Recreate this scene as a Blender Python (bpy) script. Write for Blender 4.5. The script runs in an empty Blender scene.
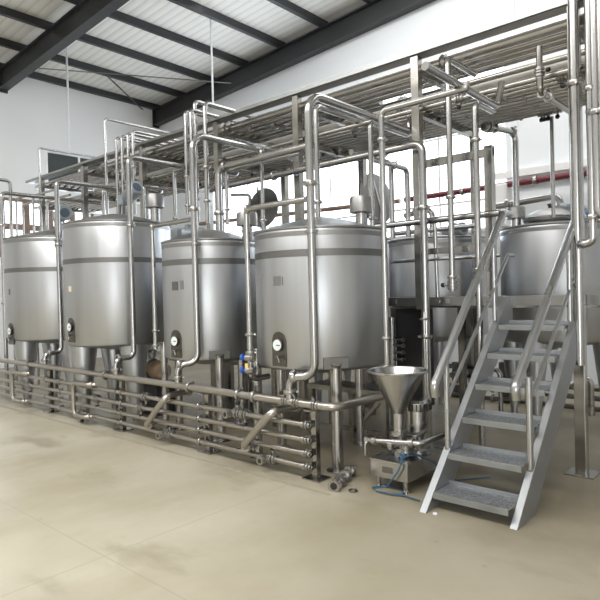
import bpy, math, random
from mathutils import Vector, Matrix
random.seed(7)
scene = bpy.context.scene
COL = scene.collection
PI = math.pi

# ------------------------------------------------------------------ camera
FPX, YAW, PIT, ROL, EYE = 580.0, -0.7245, -0.0131, -0.02526, 1.65
_f = Vector((math.sin(YAW)*math.cos(PIT), math.cos(YAW)*math.cos(PIT), math.sin(PIT)))
_r = Vector((math.cos(YAW), -math.sin(YAW), 0))
_u = _r.cross(_f)
RV = _r*math.cos(ROL) + _u*math.sin(ROL)
UV = -_r*math.sin(ROL) + _u*math.cos(ROL)
CAM = Vector((0, 0, EYE))
def P(px, py, x=None, y=None, z=None):
    """point of the place seen at a pixel of the photograph, on the plane x=, y= or z="""
    d = _f + RV*((px-300)/FPX) + UV*((300-py)/FPX)
    if x is not None: t = (x-CAM.x)/d.x
    elif y is not None: t = (y-CAM.y)/d.y
    else: t = (z-CAM.z)/d.z
    return CAM + d*t
cd = bpy.data.cameras.new('camera')
cam = bpy.data.objects.new('camera', cd)
COL.objects.link(cam)
m3 = Matrix((RV, UV, -_f)).transposed()
cam.matrix_world = Matrix.Translation(CAM) @ m3.to_4x4()
cd.sensor_width = 36.0
cd.lens = FPX/600*36.0
cd.clip_end = 200
scene.camera = cam

# ------------------------------------------------------------------ materials
def new_mat(name):
    m = bpy.data.materials.new(name); m.use_nodes = True
    nt = m.node_tree
    return m, nt, nt.nodes['Principled BSDF']
def nn(nt, t, **k):
    n = nt.nodes.new(t)
    for a, b in k.items(): setattr(n, a, b)
    return n
def ramp(nt, src, stops):
    r = nn(nt, 'ShaderNodeValToRGB')
    while len(r.color_ramp.elements) < len(stops): r.color_ramp.elements.new(0.5)
    for e, (p, c) in zip(r.color_ramp.elements, stops):
        e.position = p; e.color = c if len(c) == 4 else (*c, 1)
    nt.links.new(src, r.inputs[0]); return r
def metal(name, col, rough, var=0.06, scale=(6, 6, 6), metallic=1.0, bump=0.0, rvar=0.08, detail=3):
    m, nt, b = new_mat(name)
    tc = nn(nt, 'ShaderNodeTexCoord'); mp = nn(nt, 'ShaderNodeMapping')
    mp.inputs['Scale'].default_value = scale
    nt.links.new(tc.outputs['Object'], mp.inputs[0])
    no = nn(nt, 'ShaderNodeTexNoise'); no.inputs['Scale'].default_value = 1.0; no.inputs['Detail'].default_value = detail
    nt.links.new(mp.outputs[0], no.inputs['Vector'])
    lo = tuple(max(0, c*(1-var)) for c in col); hi = tuple(min(1, c*(1+var)) for c in col)
    r = ramp(nt, no.outputs['Fac'], [(0.3, lo), (0.7, hi)])
    nt.links.new(r.outputs[0], b.inputs['Base Color'])
    mr = nn(nt, 'ShaderNodeMapRange')
    mr.inputs[1].default_value = 0.3; mr.inputs[2].default_value = 0.7
    mr.inputs[3].default_value = max(0.02, rough-rvar); mr.inputs[4].default_value = rough+rvar
    nt.links.new(no.outputs['Fac'], mr.inputs[0]); nt.links.new(mr.outputs[0], b.inputs['Roughness'])
    b.inputs['Metallic'].default_value = metallic
    if bump:
        bp = nn(nt, 'ShaderNodeBump'); bp.inputs['Strength'].default_value = bump; bp.inputs['Distance'].default_value = 0.01
        nt.links.new(no.outputs['Fac'], bp.inputs['Height']); nt.links.new(bp.outputs[0], b.inputs['Normal'])
    return m
def plain(name, col, rough=0.5, metallic=0.0, var=0.05, scale=8):
    return metal(name, col, rough, var=var, scale=(scale,)*3, metallic=metallic, rvar=0.05)

M = {}
M['tank'] = metal('brushed_tank_steel', (0.475, 0.487, 0.503), 0.39, var=0.05, scale=(9, 9, 0.35), rvar=0.05, bump=0.03)
M['band'] = metal('ground_band_steel', (0.22, 0.22, 0.215), 0.50, var=0.08, scale=(4, 4, 30), rvar=0.05)
M['pad'] = metal('matt_pad_steel', (0.33, 0.33, 0.325), 0.42, var=0.06, scale=(12, 12, 12))
M['tank2'] = M['tank']
M['pipe'] = metal('polished_pipe_steel', (0.46, 0.457, 0.45), 0.25, var=0.03, scale=(2, 2, 2), rvar=0.015, detail=1)
M['railpipe'] = metal('warm_pipe_steel', (0.46, 0.435, 0.40), 0.29, var=0.08, scale=(1.5, 1.5, 1.5), rvar=0.02, detail=2)
M['rackpipe'] = metal('dull_rack_steel', (0.47, 0.455, 0.43), 0.25, var=0.06, scale=(1.0, 1.0, 1.0), rvar=0.02, detail=1)
M['beam'] = metal('grey_beam_steel', (0.33, 0.33, 0.32), 0.36, var=0.08, scale=(3, 3, 3), rvar=0.03)
M['post'] = metal('stained_post_steel', (0.38, 0.37, 0.345), 0.22, var=0.16, scale=(3, 3, 5), rvar=0.04, detail=2)
M['clamp'] = metal('clamp_steel', (0.43, 0.42, 0.405), 0.28, rvar=0.03)
M['galv'] = metal('galvanised_sheet', (0.42, 0.425, 0.42), 0.40, var=0.08, scale=(5, 5, 5))
M['stair'] = metal('stair_steel', (0.35, 0.365, 0.378), 0.42, var=0.06, scale=(7, 7, 7), metallic=0.85)
M['tread'] = metal('tread_plate', (0.36, 0.38, 0.40), 0.42, var=0.45, scale=(55, 55, 55), metallic=0.75, bump=0.35, rvar=0.12, detail=1)
M['handrail'] = metal('handrail_tube', (0.47, 0.48, 0.49), 0.28, var=0.03, scale=(2, 2, 2), rvar=0.01, detail=1)
M['motor'] = plain('grey_blue_enamel', (0.27, 0.31, 0.34), 0.38, 0.2)
M['motor_dark'] = plain('dark_fan_grey', (0.07, 0.10, 0.13), 0.5)
M['black'] = plain('black_plastic', (0.015, 0.015, 0.016), 0.4)
M['hole'] = plain('dark_inside', (0.02, 0.018, 0.016), 0.7)
M['blue'] = plain('blue_plastic', (0.03, 0.10, 0.42), 0.4)
M['hose'] = plain('blue_hose', (0.035, 0.10, 0.17), 0.35)
M['yellow'] = plain('yellow_tag', (0.85, 0.62, 0.22), 0.5)
M['white'] = plain('white_enamel', (0.80, 0.82, 0.84), 0.35)
M['dial'] = plain('pale_dial', (0.80, 0.86, 0.87), 0.35)
M['cream'] = plain('cream_paper', (0.78, 0.68, 0.52), 0.6, var=0.15, scale=30)
M['plate'] = metal('etched_plate', (0.22, 0.215, 0.208), 0.40)
M['red'] = plain('red_pipe_paint', (0.14, 0.022, 0.03), 0.35)
M['rafter'] = plain('dark_rafter_paint', (0.030, 0.031, 0.034), 0.45)
M['brown'] = plain('brown_window_frame', (0.20, 0.125, 0.085), 0.5, var=0.2)
M['alu'] = metal('aluminium_frame', (0.72, 0.72, 0.71), 0.35, metallic=0.9)
M['darkmach'] = plain('dark_machine_paint', (0.035, 0.036, 0.04), 0.4)
M['tan'] = plain('tan_carton', (0.42, 0.30, 0.19), 0.7, var=0.15)
M['lagging'] = metal('pale_lagging', (0.74, 0.72, 0.67), 0.38, var=0.05, scale=(2, 5, 5), metallic=0.8)

def wall_mat(name, col):
    m, nt, b = new_mat(name)
    tc = nn(nt, 'ShaderNodeTexCoord'); no = nn(nt, 'ShaderNodeTexNoise')
    no.inputs['Scale'].default_value = 0.6; no.inputs['Detail'].default_value = 5
    nt.links.new(tc.outputs['Object'], no.inputs['Vector'])
    r = ramp(nt, no.outputs['Fac'], [(0.3, tuple(c*0.96 for c in col)), (0.7, col)])
    nt.links.new(r.outputs[0], b.inputs['Base Color']); b.inputs['Roughness'].default_value = 0.65
    return m
M['wall'] = wall_mat('white_wall_paint', (0.83, 0.825, 0.82))
M['wallcool'] = wall_mat('cool_wall_paint', (0.83, 0.86, 0.89))

def ceiling_mat():
    m, nt, b = new_mat('ceiling_sheet')
    tc = nn(nt, 'ShaderNodeTexCoord'); wv = nn(nt, 'ShaderNodeTexWave')
    wv.wave_type = 'BANDS'; wv.bands_direction = 'Y'
    wv.inputs['Scale'].default_value = 1.6; wv.inputs['Distortion'].default_value = 0.0
    nt.links.new(tc.outputs['Object'], wv.inputs['Vector'])
    r = ramp(nt, wv.outputs['Fac'], [(0.0, (0.66, 0.65, 0.61)), (0.12, (0.80, 0.785, 0.74)), (1.0, (0.84, 0.825, 0.78))])
    nt.links.new(r.outputs[0], b.inputs['Base Color']); b.inputs['Roughness'].default_value = 0.6
    bp = nn(nt, 'ShaderNodeBump'); bp.inputs['Strength'].default_value = 0.3; bp.inputs['Distance'].default_value = 0.02
    nt.links.new(wv.outputs['Fac'], bp.inputs['Height']); nt.links.new(bp.outputs[0], b.inputs['Normal'])
    return m
M['ceiling'] = ceiling_mat()

def floor_mat():
    m, nt, b = new_mat('stained_concrete')
    tc = nn(nt, 'ShaderNodeTexCoord')
    def noise(scale, detail, rough=0.55, mscale=(1, 1, 1), rot=0.0, loc=(0, 0, 0)):
        mp = nn(nt, 'ShaderNodeMapping'); mp.inputs['Scale'].default_value = mscale
        mp.inputs['Rotation'].default_value = (0, 0, rot); mp.inputs['Location'].default_value = loc
        nt.links.new(tc.outputs['Object'], mp.inputs[0])
        n = nn(nt, 'ShaderNodeTexNoise'); n.inputs['Scale'].default_value = scale
        n.inputs['Detail'].default_value = detail; n.inputs['Roughness'].default_value = rough
        nt.links.new(mp.outputs[0], n.inputs['Vector']); return n.outputs['Fac']
    def mix(a, c, fac, mode='MIX'):
        x = nn(nt, 'ShaderNodeMix', data_type='RGBA', blend_type=mode)
        nt.links.new(a, x.inputs[6])
        if isinstance(c, tuple): x.inputs[7].default_value = (*c, 1)
        else: nt.links.new(c, x.inputs[7])
        if isinstance(fac, float): x.inputs[0].default_value = fac
        else: nt.links.new(fac, x.inputs[0])
        return x.outputs[2]
    base = ramp(nt, noise(1.3, 6), [(0.3, (0.45, 0.415, 0.315)), (0.7, (0.545, 0.51, 0.405))]).outputs[0]
    # traffic dirt and wet stains around the mixer and the stairs
    big = ramp(nt, noise(0.55, 5, 0.6, (1, 0.45, 1), 0.25, (3.1, 1.7, 0)), [(0.48, (0, 0, 0)), (0.62, (1, 1, 1))]).outputs[0]
    c = mix(base, (0.33, 0.275, 0.175), mix(big, (0, 0, 0), 0.5))
    sm = ramp(nt, noise(2.0, 5, 0.55, (0.55, 1, 1), 0.2), [(0.57, (0, 0, 0)), (0.69, (1, 1, 1))]).outputs[0]
    c = mix(c, (0.30, 0.255, 0.18), mix(sm, (0, 0, 0), 0.4))
    # dirty wet zone behind the plant, painted darker for the shade under the tanks
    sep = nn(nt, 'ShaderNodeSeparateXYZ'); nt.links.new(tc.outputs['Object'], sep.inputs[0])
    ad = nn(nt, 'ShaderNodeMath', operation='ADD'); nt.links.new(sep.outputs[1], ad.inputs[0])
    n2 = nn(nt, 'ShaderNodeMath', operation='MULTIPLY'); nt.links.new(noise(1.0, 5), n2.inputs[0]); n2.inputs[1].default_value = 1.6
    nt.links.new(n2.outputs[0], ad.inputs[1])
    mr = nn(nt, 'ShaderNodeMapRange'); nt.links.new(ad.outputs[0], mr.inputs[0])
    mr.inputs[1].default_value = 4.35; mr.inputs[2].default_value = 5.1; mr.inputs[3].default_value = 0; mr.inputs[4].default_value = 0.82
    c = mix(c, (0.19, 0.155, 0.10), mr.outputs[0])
    # scuffed walkway to the stairs
    a2 = nn(nt, 'ShaderNodeMath', operation='ADD'); nt.links.new(sep.outputs[0], a2.inputs[0])
    n3 = nn(nt, 'ShaderNodeMath', operation='MULTIPLY'); nt.links.new(noise(0.9, 5, 0.6, (1, 1, 1), 0.0, (5, 2, 0)), n3.inputs[0]); n3.inputs[1].default_value = 2.2
    nt.links.new(n3.outputs[0], a2.inputs[1])
    m2 = nn(nt, 'ShaderNodeMapRange'); nt.links.new(a2.outputs[0], m2.inputs[0])
    m2.inputs[1].default_value = -2.2; m2.inputs[2].default_value = -0.6; m2.inputs[3].default_value = 0; m2.inputs[4].default_value = 0.5
    c = mix(c, (0.27, 0.235, 0.165), m2.outputs[0])
    # screed joints
    br = nn(nt, 'ShaderNodeTexBrick'); br.offset = 0.0
    br.inputs['Color1'].default_value = (0, 0, 0, 1); br.inputs['Color2'].default_value = (0, 0, 0, 1); br.inputs['Mortar'].default_value = (1, 1, 1, 1)
    br.inputs['Scale'].default_value = 1.0; br.inputs['Mortar Size'].default_value = 0.006; br.inputs['Brick Width'].default_value = 3.0; br.inputs['Row Height'].default_value = 2.6
    mpb = nn(nt, 'ShaderNodeMapping'); mpb.inputs['Location'].default_value = (0.4, 0.7, 0)
    nt.links.new(tc.outputs['Object'], mpb.inputs[0]); nt.links.new(mpb.outputs[0], br.inputs[0])
    c = mix(c, (0.33, 0.30, 0.24), mix(br.outputs[0], (0, 0, 0), 0.55))
    # pitting
    vo = nn(nt, 'ShaderNodeTexVoronoi'); vo.inputs['Scale'].default_value = 2.3
    nt.links.new(tc.outputs['Object'], vo.inputs['Vector'])
    pit = ramp(nt, vo.outputs['Distance'], [(0.02, (1, 1, 1)), (0.055, (0, 0, 0))]).outputs[0]
    c = mix(c, (0.25, 0.22, 0.17), mix(pit, (0, 0, 0), 0.6))
    nt.links.new(c, b.inputs['Base Color'])
    rr = nn(nt, 'ShaderNodeMapRange'); nt.links.new(noise(0.8, 4), rr.inputs[0])
    rr.inputs[1].default_value = 0.35; rr.inputs[2].default_value = 0.65; rr.inputs[3].default_value = 0.28; rr.inputs[4].default_value = 0.5
    nt.links.new(rr.outputs[0], b.inputs['Roughness'])
    b.inputs['Specular IOR Level'].default_value = 0.45
    bp = nn(nt, 'ShaderNodeBump'); bp.inputs['Strength'].default_value = 0.08; bp.inputs['Distance'].default_value = 0.02
    nt.links.new(noise(7, 5), bp.inputs['Height']); nt.links.new(bp.outputs[0], b.inputs['Normal'])
    return m
M['floor'] = floor_mat()

M['panel'] = metal('gauge_panel_steel', (0.16, 0.152, 0.14), 0.38)
M['drain'] = plain('drain_cover', (0.40, 0.36, 0.28), 0.5, var=0.15)
def glass_mat(name, tint):
    m = bpy.data.materials.new(name); m.use_nodes = True
    nt = m.node_tree; nt.nodes.clear()
    o = nn(nt, 'ShaderNodeOutputMaterial'); t = nn(nt, 'ShaderNodeBsdfTransparent'); g = nn(nt, 'ShaderNodeBsdfGlossy')
    t.inputs[0].default_value = (*tint, 1); g.inputs['Roughness'].default_value = 0.05
    mx = nn(nt, 'ShaderNodeMixShader'); mx.inputs[0].default_value = 0.04
    nt.links.new(t.outputs[0], mx.inputs[1]); nt.links.new(g.outputs[0], mx.inputs[2])
    nt.links.new(mx.outputs[0], o.inputs[0]); return m
M['glass'] = glass_mat('window_glass', (0.96, 0.98, 1.0))
def dark_glass():
    m, nt, b = new_mat('dark_window_glass')
    tc = nn(nt, 'ShaderNodeTexCoord'); no = nn(nt, 'ShaderNodeTexNoise'); no.inputs['Scale'].default_value = 1.0
    nt.links.new(tc.outputs['Object'], no.inputs['Vector'])
    r = ramp(nt, no.outputs['Fac'], [(0.3, (0.045, 0.055, 0.055)), (0.7, (0.075, 0.085, 0.085))])
    nt.links.new(r.outputs[0], b.inputs['Base Color']); b.inputs['Roughness'].default_value = 0.12
    return m
M['darkglass'] = dark_glass()

# ------------------------------------------------------------------ mesh helpers
class MB:
    def __init__(s): s.v = []; s.f = []
    def add(s, vs, fs):
        n = len(s.v); s.v += [tuple(v) for v in vs]; s.f += [tuple(i+n for i in f) for f in fs]; return s
    def box(s, a, b):
        (x0, y0, z0), (x1, y1, z1) = [min(p, q) for p, q in zip(a, b)], [max(p, q) for p, q in zip(a, b)]
        return s.add([(x0,y0,z0),(x1,y0,z0),(x1,y1,z0),(x0,y1,z0),(x0,y0,z1),(x1,y0,z1),(x1,y1,z1),(x0,y1,z1)],
                     [(0,3,2,1),(4,5,6,7),(0,1,5,4),(1,2,6,5),(2,3,7,6),(3,0,4,7)])
    def bar(s, p, q, w, h, up=(0,0,1)):
        p, q = Vector(p), Vector(q); d = (q-p).normalized(); up = Vector(up)
        if abs(d.dot(up)) > 0.99: up = Vector((0,1,0))
        sx = d.cross(up).normalized()*(w/2); sy = sx.cross(d).normalized()*(h/2)
        vs = [e+a*sx+b*sy for e in (p, q) for a, b in ((-1,-1),(1,-1),(1,1),(-1,1))]
        return s.add(vs, [(3,2,1,0),(4,5,6,7),(0,1,5,4),(1,2,6,5),(2,3,7,6),(3,0,4,7)])
    def lathe(s, prof, n=48, c=(0,0,0), axis=(0,0,1)):
        ax = Vector(axis).normalized(); t = Vector((1,0,0)) if abs(ax.x) < 0.9 else Vector((0,1,0))
        e1 = (t-ax*t.dot(ax)).normalized(); e2 = ax.cross(e1); c = Vector(c)
        vs = []; rings = []
        for r, h in prof:
            if r < 1e-6: rings.append([len(vs)]); vs.append(c+ax*h)
            else:
                rings.append(list(range(len(vs), len(vs)+n)))
                vs += [c+ax*h+e1*(r*math.cos(2*PI*i/n))+e2*(r*math.sin(2*PI*i/n)) for i in range(n)]
        fs = []
        for A, B in zip(rings, rings[1:]):
            for i in range(n):
                j = (i+1) % n
                if len(A) == 1 and len(B) == 1: break
                if len(A) == 1: fs.append((A[0], B[j], B[i]))
                elif len(B) == 1: fs.append((A[i], A[j], B[0]))
                else: fs.append((A[i], A[j], B[j], B[i]))
        return s.add(vs, fs)
    def cyl(s, p, q, r, r2=None, n=20):
        p, q = Vector(p), Vector(q); L = (q-p).length
        return s.lathe([(0,0),(r,0),(r2 if r2 is not None else r,L),(0,L)], n, p, q-p)
    def tube(s, pts, r, bend=None, n=12, seg=6, cap=True):
        pts = [Vector(p) for p in pts]; bend = bend if bend is not None else r*3
        path = [pts[0]]
        for a, b, c in zip(pts, pts[1:], pts[2:]):
            d1 = (a-b); d2 = (c-b); l1, l2 = d1.length, d2.length
            d1.normalize(); d2.normalize()
            ang = d1.angle(d2)
            if ang > PI-0.02: path.append(b); continue
            k = min(bend/math.tan(ang/2), l1*0.49, l2*0.49)
            rad = k*math.tan(ang/2)
            bis = (d1+d2).normalized(); cen = b+bis*(rad/math.sin(ang/2))
            v1 = (b+d1*k)-cen; v2 = (b+d2*k)-cen
            tot = v1.angle(v2); axn = v1.cross(v2).normalized()
            for i in range(seg+1): path.append(cen+Matrix.Rotation(tot*i/seg, 3, axn)@v1)
        path.append(pts[-1])
        P2 = [path[0]]
        for p in path[1:]:
            if (p-P2[-1]).length > 1e-5: P2.append(p)
        path = P2
        tan = [(path[min(i+1,len(path)-1)]-path[max(i-1,0)]).normalized() for i in range(len(path))]
        t0 = tan[0]; up = Vector((0,0,1)) if abs(t0.z) < 0.9 else Vector((1,0,0))
        nrm = (up-t0*up.dot(t0)).normalized(); vs = []
        for i, p in enumerate(path):
            if i: nrm = (nrm-tan[i]*nrm.dot(tan[i])).normalized()
            bn = tan[i].cross(nrm)
            vs += [p+nrm*(r*math.cos(2*PI*k/n))+bn*(r*math.sin(2*PI*k/n)) for k in range(n)]
        fs = []
        for i in range(len(path)-1):
            for k in range(n):
                k2 = (k+1) % n
                fs.append((i*n+k, i*n+k2, (i+1)*n+k2, (i+1)*n+k))
        if cap: fs += [tuple(reversed(range(n))), tuple(range((len(path)-1)*n, len(path)*n))]
        return s.add(vs, fs)
    def ring(s, c, axis, R, r, n=28, m=8):
        return s.lathe([(R+r*math.cos(a), r*math.sin(a)) for a in [2*PI*i/m for i in range(m+1)]], n, c, axis)
    def build(s, name, mat, parent=None, smooth=40, bevel=0.0, origin=None):
        me = bpy.data.meshes.new(name)
        o0 = Vector(origin) if origin is not None else Vector((0,0,0))
        me.from_pydata([tuple(Vector(v)-o0) for v in s.v], [], s.f)
        me.validate()
        if smooth:
            me.polygons.foreach_set('use_smooth', [True]*len(me.polygons))
            me.set_sharp_from_angle(angle=math.radians(smooth))
        me.materials.append(mat)
        me.update()
        o = bpy.data.objects.new(name, me); COL.objects.link(o)
        o.location = o0
        if parent is not None: o.parent = parent
        if bevel:
            bv = o.modifiers.new('bevel', 'BEVEL'); bv.width = bevel; bv.segments = 2; bv.limit_method = 'ANGLE'
        return o
def tag(o, label, cat, group=None, kind=None):
    o['label'] = label; o['category'] = cat
    if group: o['group'] = group
    if kind: o['kind'] = kind
    return o
def thing(name, label, cat, loc=(0,0,0), group=None):
    o = bpy.data.objects.new(name, None); COL.objects.link(o)
    o.location = loc; o.empty_display_size = 0.1
    return tag(o, label, cat, group)
class Part:
    """builds parts given in world coordinates under a thing whose origin is at loc"""
    def __init__(s, root): s.root = root; s.loc = Vector(root.location)
    def __call__(s, name, mb, mat, parent=None, **k):
        mb.v = [tuple(Vector(v)-s.loc) for v in mb.v]
        return mb.build(name, mat, parent or s.root, **k)
def struct(name, mb, mat, parent=None, **k):
    o = mb.build(name, mat, parent, **k); o['kind'] = 'structure'; return o

def along(pts, frac):
    pts = [Vector(p) for p in pts]; L = [(b-a).length for a, b in zip(pts, pts[1:])]; t = frac*sum(L)
    for (a, b), l in zip(zip(pts, pts[1:]), L):
        if t <= l: return a+(b-a)*(t/l), (b-a).normalized()
        t -= l
    return pts[-1], (pts[-1]-pts[-2]).normalized()
def pipe(label, pts, r, mat='pipe', clamps=(), group=None, bend=None, name='steel_pipe', cat='pipe', ends=()):
    """one pipe run: a tube with clamp ferrules; clamps are fractions of its length"""
    pts = [Vector(p) for p in pts]
    if not clamps and not ends:
        o = MB().tube(pts, r, bend).build(name, M[mat], origin=pts[0])
        return tag(o, label, cat, group)
    t = thing(name, label, cat, pts[0], group); pt = Part(t)
    pt('tube', MB().tube(pts, r, bend), M[mat])
    for f in clamps:
        p, d = along(pts, f)
        mb = MB().lathe([(r*0.9,-r*0.55),(r*1.45,-r*0.55),(r*1.6,-r*0.2),(r*1.6,r*0.2),(r*1.45,r*0.55),(r*0.9,r*0.55)], 16, p, d)
        mb.bar(p+d.orthogonal().normalized()*r*1.4, p+d.orthogonal().normalized()*r*2.1, r*0.5, r*0.5)
        pt('clamp', mb, M['clamp'])
    for f in ends:
        p, d = (pts[0], (pts[0]-pts[1]).normalized()) if f == 0 else (pts[-1], (pts[-1]-pts[-2]).normalized())
        fe = pt('ferrule', MB().lathe([(r*0.9,-r*2.2),(r*1.35,-r*2.2),(r*1.35,-r*1.0),(r*1.05,-r*0.9),(r*1.05,-r*0.3),(r*1.5,-r*0.2),(r*1.5,r*0.25),(r*0.8,r*0.25)], 18, p, d), M['clamp'])
        pt('bore', MB().lathe([(0,0.0),(r*0.85,0.0),(r*0.85,r*0.15),(0,r*0.15)], 18, p+d*r*0.12, d), M['hole'], parent=fe)
    return t
def valve(label, p, axis=(1,0,0), s=0.035, side=(0,-1,0), name='butterfly_valve', handle=True, group=None):
    """small inline sanitary valve: flanged body, two nuts, black grip on a stem"""
    p, ax, sd = Vector(p), Vector(axis).normalized(), Vector(side).normalized()
    t = thing(name, label, 'valve', p, group); pt = Part(t)
    pt('body', MB().lathe([(0,-1.6*s),(s*.9,-1.6*s),(s*.9,-1.2*s),(s*1.35,-1.1*s),(s*1.35,-.6*s),(s,-.5*s),(s,-.25*s),(s*1.5,-.2*s),(s*1.5,.2*s),(s,.25*s),(s,.5*s),(s*1.35,.6*s),(s*1.35,1.1*s),(s*.9,1.2*s),(s*.9,1.6*s),(0,1.6*s)], 18, p, ax), M['clamp'])
    st = pt('stem', MB().cyl(p+sd*s, p+sd*s*2.6, s*.35, n=10), M['clamp'])
    if handle:
        q = p+sd*s*2.6
        pt('grip', MB().lathe([(0,-s*.55),(s*.55,-s*.4),(s*.7,0),(s*.55,s*.5),(0,s*.7)], 14, q, sd), M['black'], parent=st)
    return t

# ------------------------------------------------------------------ the room
XL, YB = -14.7, 10.4
XR, YF = 8.0, -6.5
struct('floor', MB().box((XL, YF, -0.2), (XR, YB, 0)), M['floor'], smooth=0)
# left (end) wall with two window openings
def wall_with_holes(name, axis, c, th, lo, hi, zlo, zhi, holes, mat):
    """axis 'x': wall in the plane x=c spanning y; axis 'y': wall in the plane y=c spanning x"""
    mb = MB()
    us = sorted({lo, hi, *[h[0] for h in holes], *[h[1] for h in holes]}); zs = sorted({zlo, zhi, *[h[2] for h in holes], *[h[3] for h in holes]})
    for u0, u1 in zip(us, us[1:]):
        for z0, z1 in zip(zs, zs[1:]):
            um, zm = (u0+u1)/2, (z0+z1)/2
            if any(h[0] < um < h[1] and h[2] < zm < h[3] for h in holes): continue
            if axis == 'x': mb.box((c, u0, z0), (c+th, u1, z1))
            else: mb.box((u0, c, z0), (u1, c+th, z1))
    return struct(name, mb, mat, smooth=0)
W1 = (6.95, 9.6, 4.55, 5.45)
W3 = (4.6, 8.2, 2.75, 4.15)
wall_with_holes('wall_left', 'x', XL, -0.25, YF, YB+0.25, 0, 7.6, [W1, W3], M['wall'])
struct('trim_1', MB().box((XL, 5.66, 0), (XL+0.02, 5.70, 6.9)), M['wall'])
W2 = (-12.3, -4.12, 2.75, 5.85)
wall_with_holes('wall_back', 'y', YB, 0.25, XL, XR, 0, 8.9, [W2], M['wallcool'])
def window(name, axis, c, hole, nu, nz, fmat, gmat, label, fw=0.05, depth=0.1, zpos=None):
    u0, u1, z0, z1 = hole
    root = bpy.data.objects.new(name, None); COL.objects.link(root); root['kind'] = 'structure'
    def bx(ua, ub, za, zb, d0, d1):
        return ((c+d0, ua, za), (c+d1, ub, zb)) if axis == 'x' else ((ua, c+d0, za), (ub, c+d1, zb))
    sg = -1 if axis == 'x' else 1
    mb = MB()
    for a in range(nu+1):
        u = u0+(u1-u0)*a/nu; mb.box(*bx(max(u0, u-fw/2), min(u1, u+fw/2), z0, z1, sg*0.02, sg*(0.02+depth)))
    for zz in (zpos or [z0+(z1-z0)*a/nz for a in range(nz+1)]):
        mb.box(*bx(u0, u1, max(z0, zz-fw/2), min(z1, zz+fw/2), sg*0.022, sg*(0.018+depth)))
    struct('window_frame', mb, fmat, root, smooth=0)
    struct('window_pane', MB().box(*bx(u0, u1, z0, z1, sg*0.06, sg*0.066)), gmat, root, smooth=0)
    e = MB().box(*bx(u0-0.05, u1+0.05, z0-0.06, z0, -sg*0.06, sg*0.2))
    struct('window_sill', e, fmat, root, smooth=0)
    return root
window('window_1', 'x', XL, W1, 3, 1, M['alu'], M['darkglass'], '')
window('window_2', 'y', YB, W2, 6, 4, M['alu'], M['glass'], '', zpos=[2.75, 3.02, 3.3, 4.6, 5.85], fw=0.04)
W4 = (3.2, 6.6, 0.02, 4.2)
wall_with_holes('wall_front', 'y', YF, -0.25, XL, XR, 0, 8.9, [W4], M['wall'])
wall_with_holes('wall_right', 'x', XR, 0.25, YF-0.25, YB+0.25, 0, 8.9, [], M['wall'])
window('window_3', 'x', XL, W3, 6, 2, M['brown'], M['glass'], '', fw=0.15, depth=0.12)
# pilaster at the end of the window strip and ledge over the red pipe
struct('trim_2', MB().box((-4.12, YB-0.05, 2.6), (-3.92, YB, 8.0)), M['wallcool'], smooth=0)
struct('trim_3', MB().box((-4.3, YB-0.12, 3.60), (XR, YB, 3.72)), M['wall'], smooth=0)
# ceiling sheet, low pitch rising to the right
RS = 0.058
def roofz(x): return 7.34+RS*(x-XL)
cb = MB()
for x0, x1 in ((XL-0.3, XR+.3),):
    cb.add([(x0,YF-.3,roofz(x0)),(x1,YF-.3,roofz(x1)),(x1,YB+.3,roofz(x1)),(x0,YB+.3,roofz(x0)),
            (x0,YF-.3,roofz(x0)+.1),(x1,YF-.3,roofz(x1)+.1),(x1,YB+.3,roofz(x1)+.1),(x0,YB+.3,roofz(x0)+.1)],
           [(0,3,2,1),(4,5,6,7),(0,1,5,4),(1,2,6,5),(2,3,7,6),(3,0,4,7)])
struct('ceiling', cb, M['ceiling'], smooth=0)
k = 4
def rafter(y, x0, x1, label):
    o = MB()
    h = 0.46
    def zz(x): return roofz(x)-0.14
    for w, a, b in ((0.22, 0, 0.03), (0.05, 0.03, h-0.03), (0.22, h-0.03, h)):
        o.add([(x,yy,zz(x)-d) for x in (x0,x1) for yy in (y-w/2,y+w/2) for d in (a,b)],
              [(0,1,3,2),(4,6,7,5),(0,4,5,1),(2,3,7,6),(0,2,6,4),(1,5,7,3)])
    o.box((x0, y-0.11, zz(x0)-h-0.06), (x0+0.03, y+0.11, zz(x0)+0.0))
    return o
for i, (y, nm) in enumerate(((10.28, 'a'), (5.9, 'b'))):
    struct('trim_%d' % k, rafter(y, XL+0.01, XR-.02, ''), M['rafter'], smooth=0); k += 1
for x in (XL+0.12, -13.35, -12.05, -10.75, -9.45, -8.15, -6.85, -5.55, -4.2, -2.9):
    mb = MB().box((x-0.05, -2.0, roofz(x)-0.16), (x+0.05, 10.35, roofz(x)-0.005))
    struct('trim_%d' % k, mb, M['rafter'], smooth=0); k += 1

# roof stays, conduit and rods
tag(MB().cyl(P(103,72,z=7.35), P(145,112,y=10.0), 0.02, n=8).build('roof_stay', M['plate'], origin=(-13,9,7)), 'thin grey diagonal roof brace crossing the ceiling sheets near the corner', 'roof brace')
a = P(22, 85.5, x=-13.6); b = Vector((-9.5, a.y+2.4, a.z+0.35))
a = Vector((-13.4, 6.2, 7.0)); b = Vector((-11.0, 10.0, 7.0))
tag(MB().cyl(a, b, 0.014, n=8).build('roof_conduit', M['plate'], origin=a), 'thin grey tie rod running level under the ceiling sheets', 'tie rod')
for (px, y0, y1, yy, lab) in ((69.5, 72, 150, 6.6, 'thin white hanging rod in front of the left wall window'), (213, 70, 104, 8.2, 'short thin white hanging rod above the pipe rack, under the dark rafter')):
    q = P(px, y1, y=yy); top = Vector((q.x, q.y, roofz(q.x)))
    tag(MB().cyl(q, top, 0.022, n=10).build('hanging_rod', M['white'], origin=q), lab, 'rod', 'hanging rods')
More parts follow.
